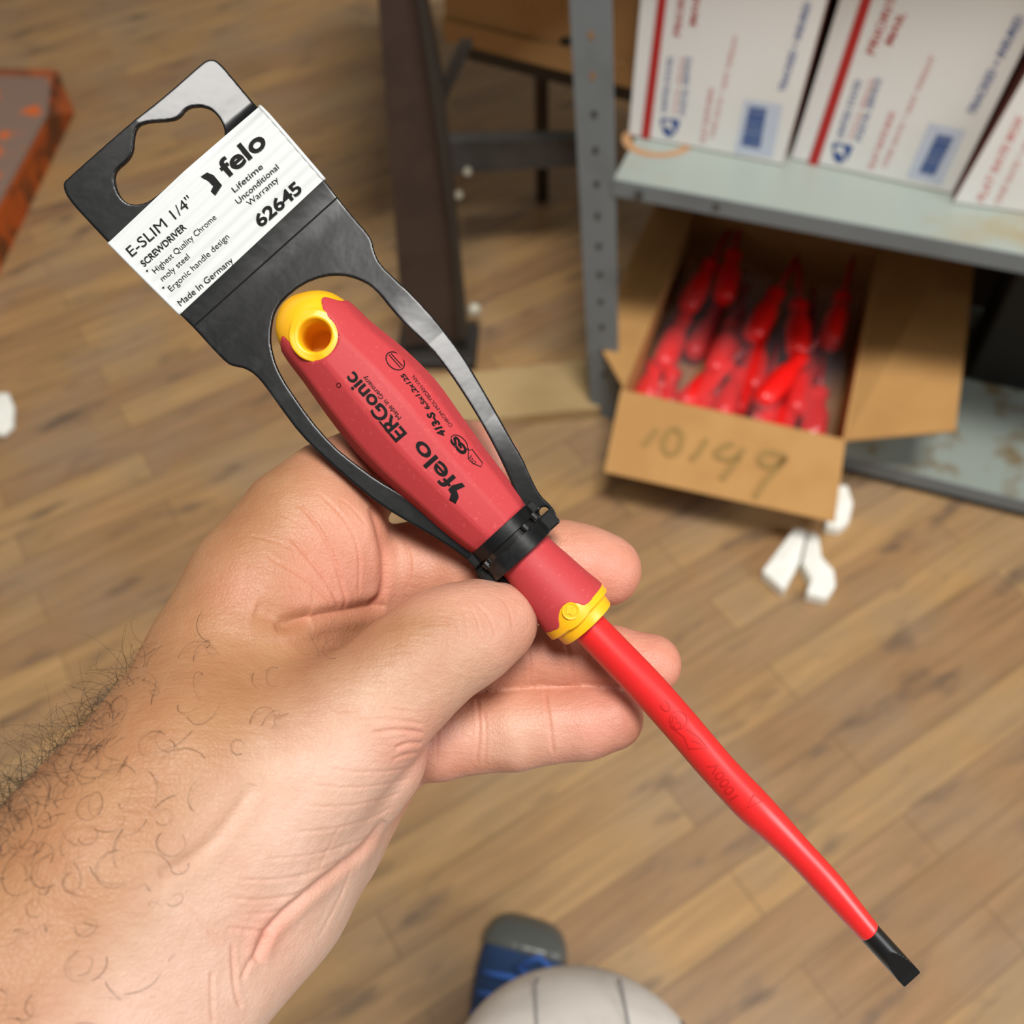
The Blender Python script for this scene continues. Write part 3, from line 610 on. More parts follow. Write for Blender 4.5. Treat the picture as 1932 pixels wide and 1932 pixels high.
k4 = keep[I, J] & keep[I+1, J] & keep[I+1, J2] & keep[I, J2]; mid = (G[I, J]+G[I+1, J]+G[I+1, J2]+G[I, J2])/4 > 0; k4 &= mid
Fq = np.stack([I*nt+J, I*nt+J2, (I+1)*nt+J2, (I+1)*nt+J], -1)[k4]
grip = np_mesh('grip', V.reshape(-1, 3), Fq, M['red_grip'], driver)
bm = bmesh.new(); bm.from_mesh(grip.data); bmesh.ops.delete(bm, geom=[v for v in bm.verts if not v.link_faces], context='VERTS'); bm.to_mesh(grip.data); bm.free()
grip['label'] = 'matt red rubber grip with black printing'
# yellow core with the hanging hole: signed distance mesh in (t, s, z) px
h_ = 2.0; xs = np.arange(-110, 112, h_); ys = np.arange(-34, 150, h_); zs = np.arange(-104, 106, h_)
TX, SY, ZZ = np.meshgrid(xs, ys, zs, indexing='ij'); sc = np.clip(SY, -22, 775); cc = catm(sc, hs, hc); rr = np.hypot(TX-cc, ZZ)
d = (rr-(hrad(sc, np.arctan2(TX-cc, ZZ))-1.8))*.8; d = np.maximum(d, -20-SY); d = np.maximum(d, SY-140)
hcx, hcy = to_st(597, 636); hcx, hcy = to_st(*LZ(597, 636, 8)); rh = np.hypot(TX-hcy, SY-hcx)
flare = np.clip((np.abs(ZZ)-52)/22, 0, 1)**2*5
# raised ring round the hole
ringd = np.maximum(np.abs(rh-38)-9, np.abs(ZZ)-72); d = smin(d, np.maximum(ringd, np.abs(ZZ)-np.maximum(hrad(sc, np.arctan2(TX-cc, ZZ))*.93, 1)), 5)
d = -smin(-d, np.maximum(rh-26.5-flare, -30-ZZ), 4)
V, Fq = surface_nets(d, (xs[0], ys[0], zs[0]), h_); V = relax(V, Fq, 2, .4)
butt = np_mesh('butt_cap', tool(V[:, 1], V[:, 0], V[:, 2]*PP*1000), Fq, M['yellow'], driver); butt['label'] = 'yellow rounded butt with a round hanging hole'
# front yellow flange
def lathe(prof, n=72, c=4):      # (s, r) profile round the axis
    v = []; 
    for s, r in prof:
        for k in range(n): a = 2*math.pi*k/n; v.append(tool(s, c+r*math.sin(a), r*math.cos(a)*PP*1000))
    f = [(i*n+k, i*n+(k+1) % n, (i+1)*n+(k+1) % n, (i+1)*n+k) for i in range(len(prof)-1) for k in range(n)]; return v, f
v, f = lathe([(700, 55), (730, 62.5), (768, 66.5), (769, 70), (786, 70.5), (788, 69), (789, 62), (791, 60), (808, 58.5), (812, 56.5), (813, 40), (812, 20)])
fl_ = fixn(mesh('front_collar', v, f, M['yellow'], driver, True)); fl_.data.set_sharp_from_angle(angle=.6); fl_['label'] = 'yellow stepped front collar with a round boss'
bs, bt = to_st(*LZ(1077, 1153, 9.3))
def hz(s, t):            # height (mm) of grip surface at (s, t)
    s = np.atleast_1d(np.asarray(s, float)); t = np.atleast_1d(np.asarray(t, float)); th = np.linspace(-1.5, 1.5, 401)
    out = np.empty(len(s))
    for i_ in range(len(s)): r = hrad(s[i_], th); out[i_] = np.interp(t[i_], catm(s[i_], hs, hc)+r*np.sin(th), r*np.cos(th))
    return out*PP*1000
def yface(pts, lift): # yellow tongue region follows the grip
    v, f = subdiv_flat(*poly2d(pts), 6); z = hz(v[:, 0], v[:, 1])+lift; return mesh('boss_panel', tool(v[:, 0], v[:, 1], z), f, M['yellow'], fl_, True)
tg = smooth_poly([to_st(*LZ(*p, 9)) for p in ((1108, 1128), (1098, 1140), (1085, 1133), (1068, 1131), (1055, 1142), (1051, 1160), (1056, 1180), (1050, 1188), (1078, 1192), (1110, 1160), (1118, 1140))], 2); yface(tg, .12)
def boss(r0, r1, z0, z1, n=40):
    v = [tool(bs+r*math.cos(2*math.pi*k/n), bt+r*math.sin(2*math.pi*k/n), float(hz(bs, bt)[0])+z) for r, z in ((r0, z0-.6), (r0, z0), (r0-1, z0+.12), (r1, z1), (r1-1, z1-.15)) for k in range(n)]
    f = [(i*n+k, i*n+(k+1) % n, (i+1)*n+(k+1) % n, (i+1)*n+k) for i in range(4) for k in range(n)]+[tuple(4*n+k for k in range(n))]; return v, f
v, f = boss(16, 12.5, .35, .42); o = fixn(mesh('round_boss', v, f, M['yellow'], fl_, True)); o.data.set_sharp_from_angle(angle=.5)
ar = [(bs+dx*AX[0]+dy*AX[1], bt+dx*AY[0]+dy*AY[1]) for dx, dy in ((-7, -8), (1, -2), (6, -8), (8, 4), (2, 9), (-2, 4), (-9, 6))]
v, f = poly2d(ar); z0 = float(hz(bs, bt)[0]); n = len(v); m = MB(); m.add([tool(p[0], p[1], z0+.30) for p in v]+[tool(p[0], p[1], z0+.62) for p in v], [tuple(q) for q in f]+[tuple(i+n for i in q) for q in f]+[(i, (i+1) % n, n+(i+1) % n, n+i) for i in range(n)]); m.build('embossed_mark', M['yellow'], fl_)
# shaft sleeve
bsx = np.array([808, 960, 1015, 1076, 1154, 1193, 1279, 1340, 1380, 1430, 1480, 1540, 1597]); bR = np.array([35, 41, 41, 39.5, 36.5, 35.5, 38.5, 37.5, 36, 36.5, 36.5, 31.5, 26.5]); bL = np.array([-33, -29.5, -29, -30, -32.5, -33, -33, -25, -21, -19, -19.5, -18.5, -17.5])
def shaft_c(s): return np.interp(s, bsx, (bR+bL)/2), np.interp(s, bsx, (bR-bL)/2)
n = 48; ss = np.r_[np.linspace(806, 1594, 130), 1596.5, 1597.5, 1597.6]; k_ = np.ones(len(ss)); k_[-3:] = (.985, .95, .8); kern = np.ones(9)/9
cS, rS = shaft_c(ss); pad = lambda a: np.convolve(np.r_[[a[0]]*4, a, [a[-1]]*4], kern, 'valid'); cS, rS = pad(cS), pad(rS); rS = rS*k_
a_ = np.linspace(0, 2*math.pi, n, endpoint=False)
V = tool(ss[:, None]+0*a_, cS[:, None]+rS[:, None]*np.sin(a_), rS[:, None]*np.cos(a_)*PP*1000).reshape(-1, 3)
I, J = np.meshgrid(np.arange(len(ss)-1), np.arange(n), indexing='ij'); Fq = np.stack([I*n+J, I*n+(J+1) % n, (I+1)*n+(J+1) % n, (I+1)*n+J], -1).reshape(-1, 4)
slv = np_mesh('insulated_shaft', V, Fq, M['red_sleeve'], driver); slv['label'] = 'glossy bright red insulated shaft with embossed marks'
# blade tip, flat-ground
ts = np.r_[np.linspace(1585, 1640, 8), np.linspace(1642, 1717, 40), 1718.5]; V = []
for s in ts:
    r = 21.3 if s < 1700 else 21.3-(s-1700)*.02; cl = r if s < 1640 else max(4.2, 21.5-(s-1640)*.27); e = 1 if s < 1717.6 else .93
    for a in a_:
        z = r*math.cos(a); t = r*math.sin(a)*e; V.append(tool(s, 4.6+t, max(-cl, min(cl, z))*e*PP*1000))
I, J = np.meshgrid(np.arange(len(ts)-1), np.arange(n), indexing='ij'); Fq = np.stack([I*n+J, I*n+(J+1) % n, (I+1)*n+(J+1) % n, (I+1)*n+J], -1).reshape(-1, 4)
m = MB(); m.add(V, [tuple(q) for q in Fq]+[tuple(range(len(ts)*n-n, len(ts)*n))]); tip = m.build('flat_tip', M['black_steel'], driver, True); tip.data.set_sharp_from_angle(angle=.35); tip['label'] = 'black flat slotted steel tip'

# ---- printing on the grip (reads toward the butt)
def grip_print(v, f, material, name, lift=.05, par=None, zf=None, ml=7):
    """v in sight-line px"""
    v, f = subdiv_flat(v, f, ml); P = []
    for x, y in v:
        z = 11.0
        for _ in range(4): s, t = to_st(*LZ(x, y, z)); z = float(np.ravel((zf or hz)(s, t))[0])+lift+.33
        P.append(tool(s, t, z))
    return mesh(name, P, f, material, par or grip)
def grip_text(body, a, b_, cap, bold=0., material=None, name='printed_text', sq=None, **k):
    a, b_ = np.array(a, float), np.array(b_, float); ln = np.linalg.norm(b_-a); r = (b_-a)/ln; up = np.array([r[1], -r[0]])
    v, f = text_mesh(body, cap, bold, shear=k.pop('shear', 0)); v[:, 0] -= v[:, 0].min(); v = v*[ln/v[:, 0].max(), 1]
    return grip_print(a+v[:, :1]*r+v[:, 1:]*up, f, material or M['ink'], name, **k)
# base lines run parallel to the axis: letters' tops point to the lower left
grip_text('felo', (863, 905), (795, 828), 31, .018)
v, f = poly2d([(857, 950), (868, 946), (879, 921), (872, 917), (845, 921), (848, 927), (862, 930), (853, 934), (848, 943)][:0] or [(860, 951), (866, 938), (862, 925), (878, 918), (872, 911), (853, 916), (846, 924), (851, 932), (848, 944)]); grip_print(v, f, M['ink'], 'printed_arrow')
grip_text('ERGonic', (768, 818), (667, 700), 27, .022)
grip_print(*stroke([(742, 826), (716, 795)], 3.2), M['ink'], 'printed_bar')
v, f = stroke(circ(639, 727, 4, n=16), 1.3, True); grip_print(v, f, M['ink'], 'printed_ring')
grip_text('Made in Germany', (758, 787), (689, 708), 9, .0)
v, f = stroke(circ(746, 681, 20, 14, 40), 2.0, True)
c_, s_ = math.cos(.75), math.sin(.75); rot = lambda v, cx, cy: np.array([[cx+(x-cx)*c_-(y-cy)*s_, cy+(x-cx)*s_+(y-cy)*c_] for x, y in v])
grip_print(rot(v, 746, 681), f, M['ink'], 'printed_ring'); grip_print(*stroke([(734, 669), (756, 694)], 1.8), M['ink'], 'printed_bar'); grip_print(*stroke([(738, 667), (760, 691)], 1.8), M['ink'], 'printed_bar')
grip_text('413-S', (842, 820), (816, 775), 13, .05, shear=.2); grip_text('6,5x1,2x125', (812, 770), (762, 703), 8.5, .03, shear=.2)
grip_text('CHROM-MOLYBDÄN-VAN.', (855, 803), (781, 706), 7, 0)
v, f = stroke(rot(circ(867, 836, 19, 11, 30), 867, 836), 1.7, True); grip_print(v, f, M['ink'], 'test_mark_outline')
grip_text('GS', (884, 851), (860, 822), 15, .05, name='test_mark', lift=.07)
grip_print(*stroke([(853, 833), (872, 853), (884, 846)], 1.6), M['ink'], 'test_mark_outline')
grip_print(*stroke([(884, 846), (884, 866), (892, 874), (908, 881), (911, 874), (891, 848), (886, 850)], 1.6, True), M['ink'], 'test_mark_outline')
grip_text('DVE', (899, 873), (889, 858), 7, 0, name='test_mark')
# embossed marks on the shaft
def zsh(s, t): c = np.interp(s, ss, cS); r = np.interp(s, ss, rS); return math.sqrt(max(r*r-(t-c)**2, 1))*PP*1000-1*PP*1000
def emb(v, f, nm): grip_print(v, f, M['emboss_shade'], nm, -.04, slv, zsh, 6)
def emb_text(body, a, b_, cap, bold=0.): grip_text(body, a, b_, cap, bold, M['emboss_shade'], 'embossed_text', par=slv, zf=zsh, lift=-.04, ml=6)
emb_text('1000V', (1395, 1502), (1352, 1436), 20); emb_text('C', (1270, 1338), (1258, 1322), 17)
emb(*stroke([(1440, 1512), (1410, 1526), (1424, 1500)], 2.2, True), 'embossed_mark'); emb(*stroke(circ(1281, 1360, 17, 17, 26), 2, True), 'embossed_mark')
emb(*stroke([(1266, 1372), (1292, 1392), (1300, 1414), (1336, 1412), (1320, 1392), (1296, 1376)], 2.2), 'embossed_mark'); emb(*stroke([(1306, 1398), (1326, 1406)], 2), 'embossed_mark')
emb_text('GS', (1290, 1372), (1274, 1350), 15)
# ================================================================== THE BLACK PLASTIC HANGER
outer = [(134, 356), (141, 349), (178, 316), (223, 276), (270, 236), (325, 185), (386, 122), (396, 116), (406, 115), (416, 121), (430, 136), (484, 200), (545, 268), (610, 336), (636, 370), (665, 406), (692, 437), (701, 452), (704, 470), (716, 497), (749, 529), (779, 557), (823, 604), (870, 665), (904, 722), (937, 779), (961, 823), (985, 863), (1001, 900), (1018, 934), (1040, 954), (1051, 972), (1049, 988), (1036, 1000), (1020, 1008), (1000, 1004), (990, 980), (985, 951)]
inner_r = [(971, 927), (954, 887), (931, 840), (907, 796), (880, 752), (847, 702), (810, 655), (769, 618), (736, 581), (716, 555), (697, 537), (680, 528), (662, 521), (643, 517), (607, 518), (567, 533), (531, 562), (516, 585), (510, 610), (508, 638), (511, 660), (520, 690), (535, 718), (544, 732), (584, 789), (628, 840), (668, 873), (715, 907), (756, 930), (803, 961), (836, 991), (866, 1018), (897, 1045)]
outer_l = [(930, 1085), (955, 1088), (972, 1108), (992, 1140), (1000, 1158), (988, 1164), (972, 1146), (952, 1118), (934, 1104), (918, 1102), (903, 1093), (893, 1065), (863, 1041), (823, 1015), (776, 988), (715, 951), (661, 907), (608, 860), (567, 819), (534, 776), (500, 729), (480, 706), (458, 693), (440, 690), (426, 685), (397, 656), (361, 616), (332, 587), (272, 525), (212, 464), (172, 420), (150, 395), (136, 374)]
hang_poly = np.array(outer+inner_r+outer_l, float)
hang_hole = [(225, 348), (227, 335), (234, 326), (245, 317), (256, 305), (261, 292), (263, 276), (265, 262), (272, 249), (284, 243), (303, 239), (320, 237), (336, 233), (346, 226), (354, 214), (362, 208), (374, 205), (388, 205), (400, 209), (410, 218), (419, 231), (424, 245), (426, 262), (416, 276), (400, 290), (330, 350), (290, 384), (270, 391), (252, 391), (240, 384), (230, 370)]
HX = np.arange(-520, 821, 5.); HY = np.interp(HX, [-470, -330, -240, -108, 0, 200, 420, 560, 640, 760], [5.0, 2.2, 1.4, -2.0, -1.0, 1.2, 1.6, 1.0, .3, -4.0]); HY = np.interp(np.r_[HX[0]-35:HX[-1]+36:5.], HX, HY); HY = np.convolve(HY, np.ones(15)/15, 'valid')
def hang_h(X, Y):        # bend of the sheet (mm), a function of the distance along the hanger
    s = (X-A0[0])*AX[0]+(Y-A0[1])*AX[1]; t = (X-A0[0])*AY[0]+(Y-A0[1])*AY[1]
    h = np.interp(s, HX, HY)
    tw = np.clip((-s-290)/60, 0, 1); tw = tw*tw*(3-2*tw)
    return h+tw*np.clip(t-15, 0, 260)*TAB_TILT+np.clip((s-110)/110, 0, 1)*np.clip((520-s)/120, 0, 1)*np.clip(t-95, 0, 80)*STRAP_TILT
TAB_TILT = -.019; STRAP_TILT = -.018
h_ = 2.2; xs = np.arange(120, 1066, h_); ys = np.arange(104, 1176, h_); X2, Y2 = np.meshgrid(xs, ys, indexing='ij')
d2 = sdpoly(X2, Y2, smooth_poly(hang_poly, 1)); d2 = np.maximum(d2, -sdpoly(X2, Y2, smooth_poly(hang_hole, 2)))
lug = np.hypot(X2-1027, Y2-966); d2 = np.maximum(d2, -(lug-9.5)); lug = np.hypot(X2-914, Y2-1082); d2 = np.maximum(d2, -(lug-6))
TH = .75/(PP*1000); zs = np.arange(-TH-2*h_, TH+2.1*h_, h_*.7)   # half thickness in px
q = np.maximum(d2[..., None]+1.2, np.abs(zs)-(TH-1.2)); o_ = np.hypot(np.maximum(d2[..., None]+1.2, 0), np.maximum(np.abs(zs)-(TH-1.2), 0)); D3 = np.minimum(q, 0)+o_-1.2
class _O: pass
def nets_aniso(D, xs, ys, zs):
    V, Fq = surface_nets(D, (0, 0, 0), 1.0); return np.stack([np.interp(V[:, 0], range(len(xs)), xs), np.interp(V[:, 1], range(len(ys)), ys), np.interp(V[:, 2], range(len(zs)), zs)], 1), Fq
V, Fq = nets_aniso(D3, xs, ys, zs); V = relax(V, Fq, 2, .35)
hanger = thing('plastic_hanger', hold(500, 500, 0), 'black plastic retail hanger strapped round the screwdriver, printed white sticker on top', 'hanger')
Fq = Fq[:, ::-1]
hb = np_mesh('frame', hold(V[:, 0], V[:, 1], V[:, 2]*PP*1000-.75+hang_h(V[:, 0], V[:, 1])), Fq, M['black_plastic'], hanger)
hb.data.set_sharp_from_angle(angle=1.0)
# scored fold line
m = MB(); m.tube([hold(x, y, -.02+float(hang_h(x, y))) for x, y in zip(np.linspace(361, 634, 20), np.linspace(614, 369, 20))], .00025, 6); m.build('fold_groove', M['ink'], hanger)
# clamping ring round the waist
def band(s0, s1, g, th, material, name, z_sc=1.0, bev_=.8):
    prof = [(s0, g-th), (s0, g-bev_), (s0+bev_, g), (s1-bev_, g), (s1, g-bev_), (s1, g-th)]; n = 96; v = []
    for s, gg in prof:
        for k in range(n):
            a = 2*math.pi*k/n; r0 = 60+gg; ca, sa = math.cos(a), math.sin(a); R = r0*(abs(ca)**2.4+abs(sa)**2.4)**(-1/2.4)*.985
            v.append(tool(s+RING_SK*math.sin(a), 1+R*sa, R*ca*PP*1000*z_sc))
    f = [(i*n+k, i*n+(k+1) % n, ((i+1) % 6)*n+(k+1) % n, ((i+1) % 6)*n+k) for i in range(6) for k in range(n)]
    return fixn(mesh(name, v, f, material, hanger))
RING_SK = 0
for a, b_, g, mt, nm in ((566, 590, 11, 'black_plastic', 'ring_band'), (602, 634, 12.5, 'black_plastic', 'ring_band'), (588, 604, 5, 'black_gloss', 'inner_band')):
    o = band(a, b_, g, 9 if nm == 'ring_band' else 5, M[mt], nm); o.data.set_sharp_from_angle(angle=.9)
    for p_ in o.data.polygons: p_.use_smooth = True
    o.data.set_sharp_from_angle(angle=.7)
def lugbox(s0, s1, t0, t1, z0, z1, nm, mt='black_plastic'):
    m = MB(); P = [tool(s, t, z) for z in (z0, z1) for s, t in ((s0, t0), (s1, t0), (s1, t1), (s0, t1))]; m.hexa(P); return bev(m.build(nm, M[mt], hanger), .0005, 2)
lugbox(566, 590, 66, 84, -3, 4.2, 'ring_lug'); lugbox(602, 634, 66, 96, -3, 2.6, 'ring_lug'); lugbox(566, 592, -82, -66, -3, 3.5, 'ring_lug'); lugbox(600, 634, -84, -66, -3, 3.0, 'ring_lug')
for s_, t_ in ((592, 64), (596, 38), (600, -60)):
    m = MB(); z = 8.3 if abs(t_) < 50 else 5.6
    m.tube([tool(s_-6, t_, z), tool(s_+6, t_+1, z)], .0011, 10); m.build('ring_rib', M['black_gloss'], hanger)
# ---- sticker wrapped over the tab
cA, cB, cC, cD = map(np.array, ((213., 462.), (490., 201.), (610., 337.), (338., 591.)))      # top-left, top-right, bottom-right, bottom-left in reading order
def stk(u, v): return cA*(1-u)*(1-v)+cB*u*(1-v)+cC*u*v+cD*(1-u)*v
nu, nv = 110, 90; V = []; 
for i in range(nu+1):
    for j in range(nv+1):
        u, v = i/nu, j/nv; p = stk(u, v); rp = .10*math.cos(v*2*math.pi*9)
        eu, ev = min(u, 1-u), min(v, 1-v); cr = max(0, 1-eu/.025)+max(0, 1-ev/.03)*.4
        V.append((p[0], p[1], .22+rp-cr*.25*0))
V = np.array(V); top = hold(V[:, 0], V[:, 1], V[:, 2]+hang_h(V[:, 0], V[:, 1])); bt_ = hold(V[:, 0], V[:, 1], V[:, 2]*0-.1+hang_h(V[:, 0], V[:, 1]))
I, J = np.meshgrid(np.arange(nu), np.arange(nv), indexing='ij'); Q = np.stack([I*(nv+1)+J, I*(nv+1)+J+1, (I+1)*(nv+1)+J+1, (I+1)*(nv+1)+J], -1).reshape(-1, 4); K = len(V)
edge = [i*(nv+1) for i in range(nu+1)]+[nu*(nv+1)+j for j in range(1, nv+1)]+[i*(nv+1)+nv for i in range(nu-1, -1, -1)]+[j for j in range(nv-1, 0, -1)]
sd_ = [(edge[k], edge[(k+1) % len(edge)], edge[(k+1) % len(edge)]+K, edge[k]+K) for k in range(len(edge))]
stick = np_mesh('sticker', np.concatenate([top, bt_]), np.concatenate([Q, Q[:, ::-1]+K, np.array(sd_)]), M['sticker'], hanger); stick.data.set_sharp_from_angle(angle=.8)
stick['label'] = 'white ribbed paper sticker with black print reading 62645'
m = MB()   # the turned-over lip along both short ends
m.tube([hold(*stk(u_, v_), .1+float(hang_h(*stk(u_, v_)))) for u_, v_ in [(0, k/30) for k in range(31)]], .0006, 8); m.build('sticker_edge', M['sticker'], stick, True)
m = MB(); m.tube([hold(*stk(u_, v_), -.1+float(hang_h(*stk(u_, v_)))) for u_, v_ in [(1, k/30) for k in range(31)]], .0006, 8); m.build('sticker_edge', M['sticker'], stick, True)
def sprint(v, f, name='printed_text'):
    v, f = subdiv_flat(v, f, 9); return mesh(name, hold(v[:, 0], v[:, 1], .42+hang_h(v[:, 0], v[:, 1])), f, M['ink'], stick)
def stext(body, a, b_, cap, bold=0., shear=0.):
    a, b_ = np.array(a, float), np.array(b_, float); ln = np.linalg.norm(b_-a); r = (b_-a)/ln; up = np.array([r[1], -r[0]])*.985+r*.02
    v, f = text_mesh(body, cap, bold, shear=shear); v[:, 0] -= v[:, 0].min(); v = v*[ln/v[:, 0].max(), 1]; return sprint(a+v[:, :1]*r+v[:, 1:]*up, f)
stext('felo', (433, 341), (509, 276), 34, .028)
sprint(*poly2d([(385, 339), (400, 333), (412, 343), (422, 338), (420, 348), (410, 368), (408, 372), (402, 360), (400, 352)][:0] or [(384, 339), (396, 331), (408, 336), (423, 354), (410, 373), (402, 366), (407, 356), (399, 348)]), 'printed_arrow')
stext('E-SLIM 1/4"', (255, 489), (371, 388), 20, 0)
stext('SCREWDRIVER', (277, 507), (357, 434), 12.5, .015)
stext("'", (285, 520), (288, 517), 8); stext('Highest Quality Chrome', (297, 519), (412, 415), 11, 0)
stext('moly steel', (310, 533), (361, 488), 11, 0)
stext("'", (313, 550), (316, 547), 8); stext('Ergonic handle design', (324, 551), (434, 449), 11, 0)
stext('Made In Germany', (340, 577), (440, 492), 11.5, 0)
stext('Lifetime', (446, 367), (500, 320), 10.5, 0); stext('Unconditional', (452, 388), (529, 320), 10.5, 0); stext('Warranty', (472, 391), (528, 342), 10.5, 0)
stext('62645', (491, 429), (571, 358), 22, .03)
# ================================================================== THE PERSON: left hand and forearm, knee, shoe
K1 = PP*1000     # mm per plane px
def hp(px, py, z): X, Y = LZ(px, py, z); return np.array([(X-966)*K1, -(Y-966)*K1, z])
def rr_(r, z): return r*(253-z)/F
hh = .9
LO = np.array([-172., -186., -62.]); HI = np.array([52., 36., 92.])
gx, gy, gz = [np.arange(a, b, hh) for a, b in zip(LO, HI)]
DH = np.full((len(gx), len(gy), len(gz)), 60., np.float32)
def chain_eval(ch, k, D, kk, sq=None):
    """ch: list of (px,py,z,r_px); blend its tapered capsules with k and add to D with kk"""
    pts = [hp(a, b, z) for a, b, z, r in ch]; rs = [rr_(r, z) for a, b, z, r in ch]; mg = max(rs)+14
    lo = np.min(pts, 0)-mg; hi = np.max(pts, 0)+mg; sl = tuple(slice(max(0, int((l-o)/hh)), max(0, int((h-o)/hh)+2)) for l, h, o in zip(lo, hi, LO))
    g = np.stack(np.meshgrid(gx[sl[0]], gy[sl[1]], gz[sl[2]], indexing='ij'), -1).astype(np.float32); d = None
    for i in range(len(pts)-1):
        a, b = pts[i].astype(np.float32), pts[i+1].astype(np.float32); dist, t = pseg(g, a, b); q = dist-(rs[i]*(1-t)+rs[i+1]*t); d = q if d is None else smin(d, q, k)
    sub = D[sl]; D[sl] = smin(sub, d.astype(np.float32), kk) if kk else np.minimum(sub, d)
CH_PALM = [
    ([(-620, 2760, 70, 330), (-260, 2290, 58, 300), (60, 1850, 42, 262), (225, 1640, 34, 222), (360, 1470, 24, 190)], 6, 12),          # radial side of the forearm
    ([(-420, 2950, 60, 330), (-60, 2420, 48, 300), (190, 2010, 34, 240), (330, 1800, 24, 205), (440, 1690, 14, 190)], 6, 14),            # ulnar side
    ([(250, 1600, 26, 190), (330, 1480, 18, 172), (400, 1360, 8, 166), (440, 1250, 0, 152), (505, 1110, -8, 140), (575, 990, -14, 112), (628, 925, -17, 88)], 6, 12),  # index metacarpal
    ([(440, 1690, 4, 180), (500, 1640, -4, 172), (590, 1550, -14, 140), (668, 1465, -24, 108), (735, 1395, -27, 84)], 6, 12),           # heel, little-finger side
    ([(360, 1500, 6, 160), (520, 1350, -14, 130), (640, 1230, -24, 110), (690, 1180, -26, 100)], 6, 14),                                    # palm body
    ([(540, 1420, -18, 110), (650, 1340, -27, 100), (720, 1290, -28, 88)], 6, 12),
    ([(560, 1060, -16, 118), (618, 1020, -13, 100), (640, 1010, -12, 84)], 6, 8),
    ([(470, 1180, -6, 110), (600, 1110, -15, 100), (640, 1080, -17, 88)], 6, 8),
]
CH_THUMB = ([(330, 1640, 22, 195), (455, 1530, 20, 185), (560, 1440, 17, 160), (650, 1370, 14, 130), (708, 1330, 12, 112), (775, 1265, 9, 106), (833, 1217, 6, 98), (880, 1197, 4, 91), (920, 1180, 2, 78), (950, 1171, 1, 62)], 5)
CH_THENAR = ([(420, 1610, 10, 175), (560, 1520, 4, 160), (665, 1450, 2, 112), (700, 1420, 2, 106)], 5)
FING = {
    'index':  [(628, 925, -18, 88), (700, 885, -23, 82), (775, 866, -27, 78), (840, 864, -28, 73), (893, 868, -27, 69), (925, 872, -26, 58)],
    'middle': [(690, 1110, -25, 95), (780, 1072, -24, 84), (880, 1072, -22, 78), (960, 1060, -22, 72), (1060, 1058, -21, 73), (1105, 1068, -20, 72), (1142, 1076, -20, 68)],
    'ring':   [(720, 1260, -28, 92), (820, 1250, -25, 72), (950, 1243, -23, 66), (1050, 1243, -22, 60), (1150, 1243, -20, 60), (1228, 1253, -18, 57)],
    'little': [(715, 1395, -28, 88), (830, 1385, -21, 83), (900, 1380, -20, 74), (970, 1374, -18.5, 76), (1035, 1366, -18, 70), (1100, 1362, -17, 68), (1152, 1354, -16, 62)],
}
for ch, k, kk in CH_PALM: chain_eval(ch, k, DH, kk)
chain_eval(*CH_THENAR, DH, 9); 
DF = np.full_like(DH, 60.)
for nm, ch in FING.items():
    DX = np.full_like(DH, 60.); chain_eval(ch, 3, DX, 0); DF = smin(DF, DX, .7).astype(np.float32) if nm != 'index' else DX
DH = smin(DH, DF, 5.0).astype(np.float32); del DF, DX
DT = np.full_like(DH, 60.); chain_eval(*CH_THUMB, DT, 0)
# the thumb melts into the hand near its root and stays free near its tip
gX = gx[:, None, None]; gY = gy[None, :, None]; root = np.clip((-18-(gX*.80+gY*.45*0))/30, 0, 1)
kT = (.8+9*np.clip((-22-gX)/26, 0, 1)).astype(np.float32)
hq = np.clip(.5+.5*(DT-DH)/kT, 0, 1); DH = DT*(1-hq)+DH*hq-kT*hq*(1-hq); del DT, hq
V, Fq = surface_nets(DH, LO, hh); del DH
V = relax(V, Fq, 4, .5)
V, Fq = quad_sub(V, Fq); V = relax(V, Fq, 3, .5)
def vnorm(V, Fq):
    a = V[Fq[:, 2]]-V[Fq[:, 0]]; b = V[Fq[:, 3]]-V[Fq[:, 1]]; n = np.cross(a, b); N_ = np.zeros_like(V)
    for k in range(3):
        for j in range(4): N_[:, k] += np.bincount(Fq[:, j], n[:, k], len(V))
    return N_/(np.linalg.norm(N_, axis=1)[:, None]+1e-9)
NV = vnorm(V, Fq)
if (NV[:, 2]*(V[:, 2]-V[:, 2].mean())).mean() < 0: Fq = Fq[:, ::-1]; NV = -NV
kz = 253/(253-V[:, 2]); PX = 966+V[:, 0]/K1*kz; PY = 966-V[:, 1]/K1*kz
def pl_dist(pts, x, y):
    d = np.full(x.shape, 1e9); tt = np.zeros(x.shape); p = np.array(pts, float); n = len(p)-1
    for i in range(n):
        e = p[i+1]-p[i]; t = np.clip(((x-p[i, 0])*e[0]+(y-p[i, 1])*e[1])/(e@e), 0, 1); q = np.hypot(x-p[i, 0]-t*e[0], y-p[i, 1]-t*e[1]); m_ = q < d; d[m_] = q[m_]; tt[m_] = ((i+t)/n)[m_]
    return d, tt
